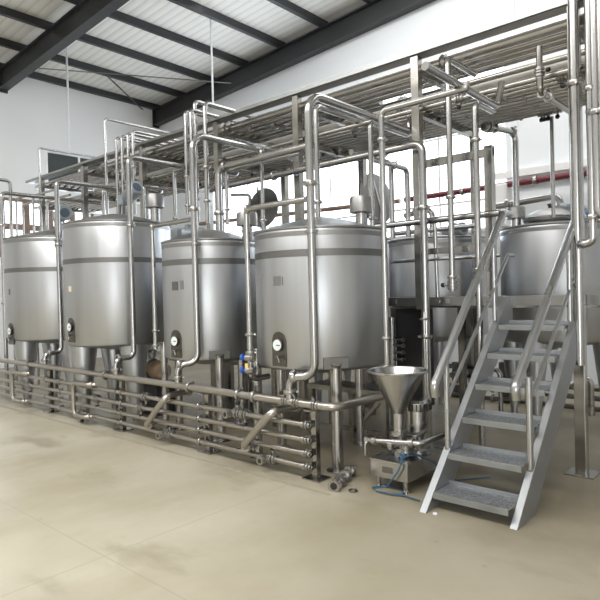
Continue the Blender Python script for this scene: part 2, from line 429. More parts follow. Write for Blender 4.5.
# red main along the back wall
pipe('long red painted pipe running along the back wall', [P(405, 200, y=10.2), P(640, 164.5, y=10.2)], 0.055, 'red', clamps=(0.3, 0.62, 0.8), name='fire_main')
pipe('brown pipe running along the back wall under the big bright window', [P(200, 224, y=10.2), P(400, 201, y=10.2)], 0.05, 'brown', name='wall_pipe')
def cabinet(label, a, b, mat, nm, cat):
    o = MB().box(a, b).build(nm, mat, origin=a, smooth=0, bevel=0.01); return tag(o, label, cat)
q = P(501, 205, y=10.25)
t = thing('wall_cabinet', 'narrow pale cabinet on the back wall under the red pipe', 'cabinet', (q.x, q.y, q.z-0.4)); pt = Part(t)
pt('body', MB().box((q.x-0.16, 10.1, q.z-0.4), (q.x+0.16, 10.4, q.z+0.36)), M['wall'], bevel=0.01, smooth=0)
pt('door', MB().box((q.x-0.14, 10.08, q.z-0.37), (q.x+0.14, 10.1, q.z+0.33)), M['wall'], bevel=0.005, smooth=0)

# ------------------------------------------------------------------ tanks
class TankGeo:
    def __init__(s, l, r, cy, top, bot):
        a, b = math.atan((l-300)/FPX), math.atan((r-300)/FPX); c, h = (a+b)/2, (b-a)/2; w = c+YAW
        D = cy/math.cos(w)
        s.c = Vector((D*math.sin(w), cy, 0)); s.R = D*math.sin(h)
        s.fd = Vector((-math.sin(w), -math.cos(w), 0))        # towards the viewer
        s.rd = Vector((math.cos(w), -math.sin(w), 0))         # to the viewer's right
        fp = s.c+s.fd*s.R
        pc = 300+FPX*math.tan(c)
        s.top = P(pc, top, x=fp.x).z; s.bot = P(pc, bot, x=fp.x).z
    def hit(s, px, py):
        d = (_f + RV*((px-300)/FPX) + UV*((300-py)/FPX))
        a = d.x**2+d.y**2; b = -2*(d.x*s.c.x+d.y*s.c.y); cc = s.c.x**2+s.c.y**2-s.R**2
        disc = max(0, b*b-4*a*cc); t = (-b-math.sqrt(disc))/(2*a)
        return CAM+d*t
    def norm(s, p): n = Vector((p.x-s.c.x, p.y-s.c.y, 0)); return n.normalized()
    def dome(s, ox, oy=0.0):
        """point on the dome: ox to the viewer's right, oy towards the viewer, both as shares of R"""
        p = s.c+s.rd*(ox*s.R)+s.fd*(oy*s.R); rr = min(1, math.hypot(ox, oy))
        p.z = s.top+s.dh*(1-rr)
        return p
G = {
 1: TankGeo(5, 109, 4.4, 236, 340), 2: TankGeo(64, 172, 4.4, 220, 346), 3: TankGeo(163, 258, 4.55, 239, 361), 4: TankGeo(256, 388, 4.6, 226.5, 371),
 5: TankGeo(390, 488, 7.15, 237, 338), 6: TankGeo(501, 618, 7.15, 223, 344),
 7: TankGeo(299, 393, 7.15, 238, 338), 8: TankGeo(229, 318, 7.15, 240, 338)}
def arch_panel(g, px, py, w, h0, h1, out):
    """arch-topped patch following the tank wall, centred on the wall point seen at (px,py)"""
    p = g.hit(px, py); n0 = g.norm(p); a0 = math.atan2(n0.y, n0.x); mb = MB(); K = 10
    vs = []; fs = []
    for i in range(K+1):
        u = -1+2*i/K; a = a0+u*w/g.R
        top = h1-w+math.sqrt(max(0, 1-u*u))*w
        for R in (g.R-0.01, g.R+out):
            vs += [(g.c.x+R*math.cos(a), g.c.y+R*math.sin(a), p.z+h0), (g.c.x+R*math.cos(a), g.c.y+R*math.sin(a), p.z+top)]
    for i in range(K):
        o = i*4; q = o+4
        fs += [(o+2,q+2,q+3,o+3), (o+1,o+3,q+3,q+1), (o,q,q+2,o+2)]
    fs += [(0,2,3,1), (K*4,K*4+1,K*4+3,K*4+2)]
    return mb.add(vs, fs), p, n0
def patch(g, px, py, w, h, out=0.003):
    p = g.hit(px, py); n0 = g.norm(p); a0 = math.atan2(n0.y, n0.x); mb = MB(); K = 4; vs = []; fs = []
    for i in range(K+1):
        a = a0+(-1+2*i/K)*w/2/g.R
        for R in (g.R-0.008, g.R+out): vs += [(g.c.x+R*math.cos(a), g.c.y+R*math.sin(a), p.z-h/2), (g.c.x+R*math.cos(a), g.c.y+R*math.sin(a), p.z+h/2)]
    for i in range(K):
        o = i*4; q = o+4; fs += [(o+2,q+2,q+3,o+3), (o+1,o+3,q+3,q+1), (o,q,q+2,o+2)]
    fs += [(0,2,3,1), (K*4,K*4+1,K*4+3,K*4+2)]
    return mb.add(vs, fs)

def gear_motor(pt, parent_name, base, face, s, tall=0.30):
    """agitator: lantern on a flange, gearbox, horizontal motor with a round fan cover facing the direction face"""
    f = Vector(face).normalized(); b = Vector(base); u = Vector((0,0,1))
    ag = pt(parent_name, MB().lathe([(0,0),(s*1.2,0),(s*1.2,s*.25),(s*.75,s*.3),(s*.75,s*.5),(0,s*.5)], 24, b), M['pad'])
    mb = MB()
    for i in range(4):
        a = PI/4+i*PI/2; d = Vector((math.cos(a), math.sin(a), 0))*s*.65
        mb.bar(b+d+u*s*.4, b+d+u*(tall+.02), s*.28, s*.28)
    mb.cyl(b, b+u*tall, s*.22)
    pt('lantern', mb, M['pad'], parent=ag)
    c = b+u*(tall+s*.75)
    pt('gearbox', MB().box(c-Vector((s*.8,s*.8,s*.8)), c+Vector((s*.8,s*.8,s*.75))), M['motor'], parent=ag, bevel=s*.2)
    e0 = c+f*s*.7; L = s*2.6; mb = MB().lathe([(0,0),(s*.9,0),(s*1.0,s*.3),(s*1.0,L),(0,L)], 24, e0, f)
    e1 = f.cross(u).normalized()
    for i in range(16):
        a = 2*PI*i/16; d = e1*math.cos(a)+u*math.sin(a)
        mb.bar(e0+d*s*1.0+f*s*.35, e0+d*s*1.0+f*(L-s*.1), s*.06, s*.16, up=d)
    mb.box(e0+u*s*.9+f*L*.4-Vector((s*.4,s*.4,0)), e0+u*s*1.45+f*L*.4+Vector((s*.4,s*.4,0)))
    pt('motor', mb, M['motor'], parent=ag)
    q = e0+f*L
    pt('fan_cover', MB().lathe([(0,0),(s*1.18,0),(s*1.18,s*.7),(s*1.05,s*.85),(s*.8,s*.87),(s*.78,s*.8),(0,s*.8)], 28, q, f), M['motor'], parent=ag)
    pt('fan_grille', MB().lathe([(0,s*.84),(s*.72,s*.84),(s*.72,s*.79),(0,s*.79)], 24, q, f), M['motor_dark'], parent=ag)
    return ag

def make_tank(i, label, group, legs, dh=0.16, gauge=None, plate=None, band=None, cap=None, agit=None, lid=None, cone_leg=None, seam=True):
    g = G[i]; g.dh = dh; R, c, zt, zb = g.R, g.c, g.top, g.bot
    t = thing('storage_tank', label, 'tank', (c.x, c.y, 0), group); pt = Part(t)
    pt('shell', MB().lathe([(0,zb-0.10),(R*.25,zb-0.09),(R*.92,zb-0.012),(R*.985,zb+0.01),(R,zb+0.035),(R,zt-0.02),(R*.985,zt)], 96, c), M['tank'])
    pt('dome', MB().lathe([(R*1.0,zt-.012),(R*1.012,zt-.004),(R*1.012,zt+.01),(R*.97,zt+.016),(R*.55,zt+dh*.62),(R*.16,zt+dh),(0,zt+dh)], 96, c), M['pad'])
    if band:
        zc = P(band[0], band[1], x=(c+g.fd*R).x).z
        pt('band', MB().lathe([(R*.99,zc-.033),(R+.0025,zc-.033),(R+.0025,zc+.033),(R*.99,zc+.033)], 96, c), M['band'])
    if seam:
        pt('lifting_band', MB().lathe([(R*.99,zt-.075),(R+.0018,zt-.075),(R+.0018,zt-.03),(R*.99,zt-.03)], 96, c), M['pad'])
    for L in legs:
        if cone_leg:
            w0, w1 = cone_leg; ang, rr = L
            d = g.fd*math.cos(ang)+g.rd*math.sin(ang); q = c+d*rr
            lg = pt('leg', MB().lathe([(0,0),(w1*1.0,0),(w1,0.02),(w0,zb+.02),(w0*.96,zb+.06),(0,zb+.06)], 32, q), M['tank'])
        else:
            ang, rr, r = L; d = g.fd*math.cos(ang)+g.rd*math.sin(ang); q = c+d*rr
            lg = pt('leg', MB().lathe([(0,0),(r*1.9,0),(r*1.9,.012),(r,.015),(r,zb+.02),(0,zb+.03)], 24, q), M['pipe'])
            n = d; s = Vector((-d.y, d.x, 0))
            mb = MB().bar(c+d*(R*.985)+Vector((0,0,zb+.01)), c+d*(R*.985)+Vector((0,0,zb+.12)), .24, .05, up=d)
            pt('leg_bracket', mb, M['plate'], parent=lg, bevel=.006)
            top = q+Vector((0,0,zb-.02))
            pt('leg_collar', MB().tube([top, top+Vector((0,0,.06)), c+d*(R+.0)+Vector((0,0,zb+.08))], r*1.08, r*1.2, n=18), M['pipe'], parent=lg)
    if gauge:
        px, py, w, h0, h1 = gauge
        mb, p, n = arch_panel(g, px, py, w, h0, h1, 0.006)
        pn = pt('gauge_panel', mb, M['panel'])
        o = p+n*.006
        r = w*.60
        gz = pt('dial_gauge', MB().lathe([(0,0),(r*1.0,0),(r*1.12,.006),(r*1.12,.022),(r*1.0,.026),(r*.96,.022),(0,.022)], 28, o, n), M['panel'], parent=pn)
        pt('dial_face', MB().lathe([(0,.024),(r*.96,.024),(r*.96,.02),(0,.02)], 28, o, n), M['dial'], parent=pn)
        sd = Vector((-n.y, n.x, 0))
        pt('dial_needle', MB().bar(o+n*.026-sd*r*.1, o+n*.026+sd*r*.7, r*.16, .003, up=n), M['black'], parent=pn)
        b = o+Vector((0,0,h0*.55))
        pt('sample_tap', MB().tube([b, b+n*.05, b+n*.05+sd*.03+Vector((0,0,.01)), b+n*.06+sd*.06-Vector((0,0,.05))], .011, .02), M['plate'], parent=pn)
    if plate:
        for px, py, w, h, mt in plate: pt('label_plate', patch(g, px, py, w, h), M[mt])
    if cap:
        for px, py0, py1, ox, oy, rr in cap:     # hooded vent: neck and cylindrical hood
            q = P(px, py1, y=g.c.y+oy*g.R); z1 = P(px, py0, y=q.y).z; z0 = q.z
            nk = pt('vent', MB().cyl((q.x,q.y,g.top-.03), (q.x,q.y,z0+.01), rr*.5), M['pipe'])
            pt('vent_hood', MB().lathe([(0,z0+.02),(rr*.5,z0+.02),(rr*.94,z0),(rr,z0+.004),(rr,z1-.02),(rr*.9,z1),(0,z1)], 32, (q.x,q.y,0)), M['pad'], parent=nk)
    if agit:
        for ox, oy, s, face, tall in agit: gear_motor(pt, 'agitator', g.dome(ox, oy)-Vector((0,0,.03)), face, s, tall)
    if lid:
        lid(g, pt)
    return t, g

def rad(*a): return [math.radians(x) for x in a]
RC = 0.50
legs_cone = [(a, RC) for a in rad(20, -98, -168)]
make_tank(1, 'tall brushed steel tank on conical legs at the far end of the front row', 'front row tanks', legs_cone, gauge=(11, 331, .09, -.20, .12), plate=[(9.5, 292, .05, .09, 'plate')], band=(57, 269), agit=[(0.06, 0, .10, (0.97,-0.25,0), .20)], cone_leg=(.20, .05))
make_tank(2, 'big brushed steel tank on conical legs, second from the far end, cream sticker', 'front row tanks', legs_cone, gauge=(71, 327, .09, -.20, .12), plate=[(70, 289, .07, .07, 'cream')], band=(118, 259.5), agit=[(0.14, 0, .088, (0.90,0.0,0.38), .19)], cap=[(155, 194.5, 208, 0, .3, .125)], cone_leg=(.20, .05))
make_tank(3, 'narrower brushed steel tank with square dark plate, next left of the nearest tank', 'front row tanks', [(math.radians(8), G[3].R*.97, .052), (math.radians(128), G[3].R*.8, .045), (math.radians(-112), G[3].R*.8, .045)], gauge=(176, 341, .088, -.19, .125), plate=[(175, 286, .10, .10, 'plate'), (182, 285, .05, .10, 'pad')], band=(211, 261), cap=[(247, 212.5, 226, 0, .0, .118)], agit=[(-.66, .1, .075, (0.5,0.6,-0.05), .04)])
make_tank(4, 'nearest brushed steel tank with round white dial gauge behind the funnel', 'front row tanks', [(math.radians(10), G[4].R*.95, .055), (math.radians(-110), G[4].R*.72, .05), (math.radians(130), G[4].R*.75, .05)], gauge=(279, 345, .088, -.20, .125), plate=[(277, 281, .09, .09, 'pad'), (282.5, 281, .008, .08, 'plate')], band=(321, 252), cap=[(361, 196.5, 213, 0, 0.0, .108)])

def open_lid(px, py, w, h, tilt):
    def f(g, pt):
        q = g.dome(0.0, .25)
        c = P(px, py, y=g.c.y-g.R*.2)
        n = (g.fd*math.cos(tilt)+g.rd*math.sin(tilt)+Vector((0,0,.12))).normalized()
        Rl = h/2
        nk = pt('manhole', MB().lathe([(Rl*.7,-.08),(Rl*.98,-.02),(Rl*.98,.08),(Rl*.9,.08),(Rl*.88,0)], 32, g.dome(0, .1)-Vector((0,0,.02))), M['pad'])
        ld = pt('manhole_lid', MB().lathe([(0,-.03),(Rl*.9,-.02),(Rl,0),(Rl,.03),(Rl*.95,.035),(Rl*.6,.05),(0,.06)], 40, c, n), M['plate'])
        e = n.cross(Vector((0,0,1))).normalized(); up = e.cross(n)
        pt('lid_arm', MB().bar(c+n*.07-up*Rl*.9+e*-.15*Rl, c+n*.07+up*Rl*1.1+e*.35*Rl, .035, .03, up=n), M['pipe'], parent=ld)
        pt('lid_hinge', MB().tube([c-n*.03+up*Rl*.1, c-n*.05-up*Rl*.8, Vector((c.x,c.y,g.top+g.dh*.3))], .025), M['pipe'], parent=ld)
    return f
def shut_lid(px, py, w):
    def f(g, pt):
        q = P(px, py, y=g.c.y-.05); zt = q.z; Rl = w/2; c = Vector((q.x, q.y, 0))
        pt('manhole', MB().lathe([(Rl*.80,g.top+.0),(Rl*.80,zt-.035),(Rl*.7,zt-.035)], 48, c), M['band'])
        ld = pt('manhole_lid', MB().lathe([(Rl*.72,zt-.045),(Rl*.97,zt-.045),(Rl,zt-.03),(Rl,zt-.01),(Rl*.97,zt),(Rl*.80,zt+.05),(Rl*.5,zt+.095),(0,zt+.12)], 48, c), M['pad'])
        pt('lid_knob', MB().lathe([(0,0),(.02,0),(.02,.03),(.03,.035),(.03,.05),(0,.055)], 16, (c.x,c.y,zt+.115)), M['black'], parent=ld)
        pt('lid_rim', MB().ring((c.x,c.y,zt-.005), (0,0,1), Rl*.985, .012, 48), M['pipe'], parent=ld)
    return f
short = [(a, .50) for a in rad(20, -70, -160, 110)]
make_tank(5, 'brushed steel tank behind the platform rail, left of the staircase', 'back row tanks', dh=.06, legs=[(a, .5) for a in rad(60, -60, 180)], agit=[(.22, .1, .075, (0.9,-0.35,0.1), .02)], cone_leg=(.14, .03))
make_tank(6, 'brushed steel tank with closed round manhole lid behind the staircase', 'back row tanks', dh=.04, legs=[(a, .5) for a in rad(-86, -28, 180, 86)], lid=shut_lid(550, 218, .60), cap=[(516, 207, 219, 0, -.3, .11)], agit=[(.62, .0, .085, (-0.85,-0.3,0.1), .10)], cone_leg=(.15, .025))
make_tank(7, 'back row tank mostly hidden behind the nearest tank, round lid raised', 'back row tanks', [(a, .5) for a in rad(60, -60, 180)], lid=open_lid(375, 199, .3, .74, .85), cone_leg=(.14, .03))
make_tank(8, 'back row tank hidden behind the gap by the square-plate tank, round lid raised', 'back row tanks', [(a, .5) for a in rad(60, -60, 180)], lid=open_lid(264, 208, .4, .68, -.75), agit=[(.46, .1, .09, (0.9,-.4,0), .02)], cone_leg=(.14, .03))

# ------------------------------------------------------------------ low rail rack in front of the tanks
YR = 3.82
XA, XE = -11.2, -3.33
rails = [(0.67, 0.037, 'top'), (0.485, 0.026, 'second'), (0.352, 0.026, 'third'), (0.232, 0.026, 'fourth'), (0.115, 0.026, 'lowest')]
for z, r, nm in rails:
    if nm == 'top':
        pipe('thick top pipe of the low rack, bending back behind the funnel', [(XA, YR, z), (-3.03, YR, z), (-3.0, 4.75, z), (-3.0, 4.75, .35)], r, 'railpipe', clamps=(.25, .48, .66, .742, .765), name='rack_pipe', group='low rack pipes', bend=.12)
    else:
        pipe('%s pipe of the low rack, open end facing the staircase' % nm, [(XA, YR, z), (XE, YR, z)], r, 'railpipe', clamps=(.22, .42, .62, .81), ends=(1,), name='rack_pipe', group='low rack pipes')
for px, lab in ((50, 'far rack stand at the left, by the conical-leg tanks'), (118, 'rack stand below the second tank from the far end'), (205, 'rack stand below the square-plate tank'), (313, 'rack stand at the open pipe ends')):
    x = P(px, {50: 412, 118: 431, 205: 453, 313: 480}[px], z=0).x
    t = thing('rack_stand', 'square steel '+lab, 'stand', (x, YR+.075, 0), 'low rack stands'); pt = Part(t)
    yb = YR+.078
    pt('upright', MB().box((x-.028, yb-.028, 0.012), (x+.028, yb+.028, .625)), M['post'], bevel=.003, smooth=0)
    pt('base_plate', MB().box((x-.10, yb-.09, 0), (x+.10, yb+.09, .012)), M['post'], bevel=.003, smooth=0)
    for z, r, nm in rails[1:]:
        pt('pipe_clip', MB().lathe([(r*1.0,-.012),(r*1.18,-.012),(r*1.18,.012),(r*1.0,.012)], 18, (x-.0, YR, z), (1,0,0)), M['clamp'])
    pt('saddle', MB().box((x-.04, YR-.03, .612), (x+.04, yb+.03, .624)), M['clamp'], bevel=.002, smooth=0)
# jumper bends
def jumper(label, pts, r=.029, **k): return pipe(label, pts, r, 'railpipe', clamps=(.04, .96), name='jumper_bend', group='jumper bends on the low rack', bend=.075, **k)
yj = YR-.085
for pxa, lab in ((12, 'far upright jumper bend on the low rack at the left edge'), (73, 'upright jumper bend on the low rack under the cream-sticker tank')):
    a = P(pxa, {12: 372, 73: 383}[pxa], y=yj)
    jumper(lab, [(a.x+.42, yj+.085, .485+.045), (a.x+.36, yj, .53), (a.x, yj, .53), (a.x, yj, .105), (a.x+.30, yj, .105), (a.x+.34, yj+.08, .108)])
jumper('slanting jumper bend on the low rack, the one farther from the staircase', [P(190,391,y=YR+.4), P(166,396,y=yj), P(146,425,y=yj-.02), P(151,424,y=YR)], .034)
jumper('slanting jumper bend on the low rack, the one nearer the open pipe ends', [P(300,405,y=YR+.35), P(272,411.5,y=yj), P(243,446,y=yj-.02), P(249,446,y=YR)], .037)
# valves on the rack
vs = [(30,386.5,.352,'farthest left'), (97,399.5,.352,'under the cream-sticker tank on the third pipe'), (146,399,.485,'above the farther slanting bend'), (141,407,.352,'under the farther slanting bend top'),
      (153,421.5,.232,'at the foot of the farther slanting bend'), (170,437.5,.115,'on the lowest pipe below the farther slanting bend'), (238,415,.485,'on the second pipe left of the nearer slanting bend'),
      (253,446,.232,'at the foot of the nearer slanting bend'), (273,462,.115,'on the lowest pipe near the open ends'), (82,416,.115,'at the foot of the upright jumper bend'), (245,418.5,.485,'on the second pipe just beside the nearer slanting bend')]
for px, py, z, lab in vs:
    p = P(px, py, y=YR); big = px in (170, 273, 238)
    valve('clamp valve '+lab, (p.x, YR, z), (1,0,0), .037, (0,0,-1) if not big else (0,0,1), group='low rack valves', name='clamp_valve')
    if big:
        c = Vector((p.x-.05, YR-.04, z))
        pipe('open side stub '+lab, [c, c+Vector((0,-.08,0))], .026, 'clamp', ends=(1,), name='branch_stub', group='low rack stubs')
for px, py, lab in ((297, 401, 'below the elbow of the nearest tank drop pipe'), (316, 405, 'where the top pipe turns'), (286, 404, 'left of the nearest drop pipe elbow')):
    p = P(px, py, y=YR); valve('bright clamp union on the top pipe '+lab, (p.x, YR, .67), (1,0,0), .034, (-.2,-.4,1), group='top rack pipe unions', name='clamp_union', handle=(px == 286))
# drop pipes with a swan neck onto the top rack pipe, rising to the overhead rack
def drop(nm, rail, vert, y, toppy, endpx, r, rimpy, lab):
    a = P(*rail, y=YR); v = P(*vert, y=y); x = v.x; zb = v.z
    zt = P(vert[0]-3, toppy, y=y).z
    ye = 5.9
    pipe(lab, [(a.x, YR, .70), (a.x, YR, zb), (x, y, zb), (x, y, zt), (x, ye, zt), (x, ye+.02, 3.60)] if zt < 3.5 else [(a.x, YR, .70), (a.x, YR, zb), (x, y, zb), (x, y, zt), (x, ye, zt)],
         r, 'pipe', clamps=(.012, .045, .42 if nm != 1 else .4), group='tall drop pipes', name='drop_pipe', bend=r*2.6 if nm < 3 else .17)
    return x, zb, zt
D = {}
D[1] = drop(1, (45, 366), (61.5, 352), 4.07, 180, 0, .033, 235, 'tall drop pipe with swan neck beside the far end tank')
D[2] = drop(2, (116, 374), (134, 357), 4.07, 156, 0, .034, 222, 'tall drop pipe with swan neck crossing the cream-sticker tank')
D[3] = drop(3, (178, 387), (198, 363), 4.0, 133, 0, .035, 243, 'tall drop pipe with swan neck crossing the square-plate tank')
D[4] = drop(4, (290, 402), (315, 377), 3.92, 92, 0, .038, 232, 'tall drop pipe with swan neck crossing the nearest tank')
q = P(6, 350, y=4.07); pipe('standpipe at the left edge before the far end tank', [(q.x, 4.07, 0.0), (q.x, 4.07, P(3, 192, y=4.07).z), (q.x, 5.9, P(3, 192, y=4.07).z)], .033, 'pipe', clamps=(.3, .55), name='drop_pipe', bend=.08, group='tall drop pipes')
# rim brackets
for i, y, g in ((1, 4.07, G[1]), (2, 4.07, G[2]), (3, 4.0, G[3]), (4, 3.92, G[4])):
    x = D[i][0]; z = g.top-.06
    d = Vector((g.c.x-x, g.c.y-y, 0)); q = Vector((x,y,z))+d*(1-(g.R-.01)/d.length)
    t = thing('pipe_bracket', ['', 'small bracket from the far end tank rim to its drop pipe', 'small bracket from the cream-sticker tank rim to its drop pipe', 'small bracket from the square-plate tank rim to its drop pipe', 'small bracket from the nearest tank rim to its drop pipe'][i], 'bracket', q, 'rim brackets'); pt = Part(t)
    pt('arm', MB().bar(q, (x,y,z), .02, .02), M['clamp'])
    pt('collar', MB().lathe([(.04,-.014),(.056,-.014),(.056,.014),(.04,.014)], 18, (x,y,z)), M['clamp'])
# overflow pipes between tanks, on pipe support posts
def overflow(lab, y, a, b, low, r, post=None):
    p = P(*a, y=y); q = P(*b, y=y); l = P(*low, y=y)
    pipe(lab, [(l.x, y, l.z-.05), (l.x, y, p.z), (q.x, y, p.z)], r, 'pipe', clamps=(.02, .10, .66), group='overflow pipes', name='overflow_pipe', bend=r*2.2)
    return l
l1 = overflow('overflow pipe with level top arm between the cream-sticker and square-plate tanks', 4.05, (152, 226), (191, 218), (155.5, 345), .026)
l2 = overflow('overflow pipe with level top arm between the square-plate and nearest tanks', 3.93, (247, 209), (306, 200), (250, 352), .028)
l3 = overflow('high overflow pipe standing at the right side of the nearest tank', 4.4, (382, 111), (468, 88), (387, 368), .027)
for l, px, lab in ((l1, 164, 'left of the square-plate tank'), (l2, 256, 'left of the nearest tank')):
    x = P(px, 350, y=l.y+.14).x; z = l.z
    t = thing('support_post', 'round steel pipe support post with clamp arm '+lab, 'post', (x, l.y+.14, 0), 'pipe support posts'); pt = Part(t)
    pt('post', MB().lathe([(0,0),(.09,0),(.09,.012),(.042,.014),(.042,z+.02),(0,z+.025)], 20, (x, l.y+.14, 0)), M['pipe'])
    pt('clamp_arm', MB().bar((x, l.y+.14, z), (l.x, l.y, z), .03, .03).bar((x-.10, l.y+.14, z+.01), (x+.06, l.y+.14, z+.01), .02, .02), M['clamp'])
# blue handled sample valves under the overflow of the nearest tank
for px, py, lab in ((243, 357.5, 'upper'), (243, 370, 'lower')):
    p = P(px, py, y=3.93); c = Vector((l2.x, 3.93, p.z))
    t = thing('sample_valve', '%s blue-handled sample valve on the overflow pipe beside the nearest tank' % lab, 'valve', c, 'blue handled valves'); pt = Part(t)
    pt('body', MB().lathe([(0,-.05),(.034,-.05),(.034,-.03),(.04,-.03),(.04,.03),(.034,.03),(.034,.05),(0,.05)], 16, c, (1,.1,0)), M['clamp'])
    pt('handle', MB().lathe([(0,-.02),(.03,-.018),(.038,0),(.03,.018),(0,.02)], 14, p, (1,0,.3)).cyl(p, c, .012), M['blue'])
c = Vector((l2.x-.0, 3.93, l2.z-.05)); pipe('vertical tail pipe below the blue-handled valves', [c, c-Vector((0,0,.22)), c-Vector((0,-.25,.22))], .03, 'pipe', name='tail_pipe')
p = P(246.5, 366, y=3.87); tag(MB().box(p-Vector((.02,.002,.025)), p+Vector((.02,.002,.025))).build('tag', M['yellow'], origin=p, smooth=0), 'tiny yellow tag hanging by the blue-handled valves', 'tag')

# ------------------------------------------------------------------ overhead pipe rack
RX0, RX1 = -12.3, 1.2
ords = ['first', 'second', 'third', 'fourth', 'fifth', 'sixth', 'seventh', 'eighth', 'ninth', 'tenth', 'eleventh', 'twelfth']
PX = [-1.53, -3.08, -4.75, -6.25, -8.1, -9.98, -11.7]
YP, YQ = 5.4, 6.72
where = ['at the foot of the stairs, tallest in view', 'hanging in front of the platform beam', 'behind the nearest tank', 'behind the square-plate tank', 'behind the cream-sticker tank', 'behind the far end tank', 'at the far end of the overhead rack']
for x, wz in zip(PX, where):
    w = .045; zb = 1.44 if x == -3.08 else 0
    t = thing('rack_post', 'square stained steel post '+wz, 'post', (x, YP, zb), 'overhead rack posts'); pt = Part(t)
    pt('post', MB().box((x-w, YP-w, zb), (x+w, YP+w, 4.07)), M['post'], bevel=.004, smooth=0)
    if zb == 0: pt('base_plate', MB().box((x-.12, YP-.12, 0), (x+.12, YP+.12, .014)), M['post'], bevel=.003, smooth=0)
    for z, nm in ((3.50, 'lower'), (3.93, 'upper')):
        pt('cross_arm', MB().box((x-.03, YP+w, z-.03), (x+.03, YQ, z+.03)), M['post'], smooth=0)
    if x < -2:
        t = thing('rear_rack_post', 'rear square post of the overhead rack '+wz.replace('hanging in front of', 'standing behind'), 'post', (x, YQ, 0), 'rear overhead rack posts'); pt = Part(t)
        pt('post', MB().box((x-.045, YQ, 0), (x+.045, YQ+.09, 4.0)), M['post'], bevel=.004, smooth=0)
for i in range(11):
    y = 5.50+.108*i; r = .025 if i % 3 else .031
    x1 = RX1
    x0 = RX0+.15*random.random()+(0.5 if i > 6 else 0)
    pipe('%s steel pipe from the front in the lower layer of the overhead rack' % ords[i], [(x0, y, 3.53+r), (x1, y, 3.53+r)], r, 'rackpipe', group='overhead lower layer pipes', name='overhead_pipe',
         clamps=[.15+.03*(i % 4), .32+.02*(i % 5), .5+.025*(i % 3), .68+.02*(i % 4), .83-.02*(i % 5)])
for i in range(6):
    y = 5.58+.15*i; r = .036 if i % 2 else .05
    x1 = RX1 if i not in (4,) else P(381, 99, y=y).x
    pipe('%s steel pipe from the front in the upper layer of the overhead rack' % ords[i], [(RX0+.1*i, y, 3.96+r), (x1, y, 3.96+r)], r, 'rackpipe', group='overhead upper layer pipes', name='overhead_pipe',
         clamps=[.2+.03*(i % 3), .45+.02*i, .7-.03*(i % 2)])
for i in range(3):
    y = 6.30+.15*i
    pipe('%s steel pipe from the front between the two rack layers, at the back' % ords[i], [(RX0+.4, y, 3.70), (RX1, y, 3.70)], .048, 'rackpipe', group='pipes between the rack layers', name='overhead_pipe', clamps=[.25+.05*i, .55+.03*i, .8])
pipe('thick pale lagged duct along the back of the overhead rack', [(RX0+.6, 6.60, 4.03), (RX1, 6.60, 4.03)], .085, 'lagging', name='lagged_duct', clamps=(.3, .6))
t = thing('cable_tray', 'long pale galvanised cable tray along the front edge of the overhead rack', 'cable tray', (RX0, 5.45, 4.0)); pt = Part(t)
pt('tray', MB().box((RX0, 5.34, 4.075), (RX1, 5.50, 4.083)), M['galv'], smooth=0)
pt('front_lip', MB().box((RX0, 5.34, 4.075), (RX1, 5.348, 4.125)), M['galv'], smooth=0)
pt('rear_lip', MB().box((RX0, 5.492, 4.084), (RX1, 5.50, 4.125)), M['galv'], smooth=0)
t = thing('floor_tray', 'wide pale sheet tray lying over the upper layer of the overhead rack', 'tray', (RX0, 5.8, 4.06)); pt = Part(t)
pt('sheet', MB().box((RX0, 5.95, 4.062), (-3.3, 6.30, 4.07)), M['galv'], smooth=0)
# beam between post and the railing post
p = P(489, 146, y=YP); xs = p.x
t = thing('railing_post', 'square steel post beside the top of the stairs, joined by a flat bar', 'post', (xs, YP, 1.57)); pt = Part(t)
pt('post', MB().box((xs-.04, YP-.04, 1.57), (xs+.04, YP+.04, p.z)), M['post'], bevel=.003, smooth=0)
pt('flat_bar', MB().box((-3.03, YP-.02, p.z-.10), (xs+.04, YP+.02, p.z-.02)), M['post'], bevel=.003, smooth=0)
# small hanging valves under and on the rack
hv = [(538,112,6.6),(545,117,6.6),(552,113,6.6),(547,121,6.55),(528,112,6.6),(395,138,6.5),(409,139,6.5),(243,129,6.2),(262,139,6.0),(325,157,6.4),(228,160,6.5),(240,163,6.5),(460,98,5.5),(560,86,5.6),(120,172,6.2),(188,163,6.3),(350,112,5.6),(430,119,5.7),(112,190,6.3)]
hl = ['above the closed manhole lid, leftmost of the hanging trio', 'above the closed manhole lid, middle of the hanging trio', 'above the closed manhole lid, rightmost of the hanging trio', 'hanging lowest above the closed manhole lid', 'under the rack above the vent hood by the stairs', 'under the rack left of the hanging square post', 'under the rack just beside the hanging square post', 'on the rack over the square-plate tank', 'on the rack right of the square-plate tank', 'under the rack behind the nearest tank drop pipe', 'under the rack behind the square-plate tank, first of two', 'under the rack behind the square-plate tank, second of two', 'at the front edge of the rack above the platform', 'beside the tall stair post under the rack', 'under the rack behind the cream-sticker tank', 'under the rack left of the square-plate tank drop pipe', 'at the rack edge right of the nearest tank drop pipe', 'beside the hanging square post at rack height', 'under the rack behind the far end tanks']
for (px, py, y), lab in zip(hv, hl):
    p = P(px, py, y=y); z = 3.47
    if True:
        k_ = min(10, max(0, round((y-5.5)/.108))); yy = 5.5+.108*k_; z = 3.56
        q_ = P(px, py, z=3.47) if y > 5.9 else P(px, py, y=5.5)
        p = Vector((q_.x, yy, z))
    valve('small black-gripped valve '+lab, p, (1,0,0), .036, (0,-.3,-1), group='overhead rack valves')
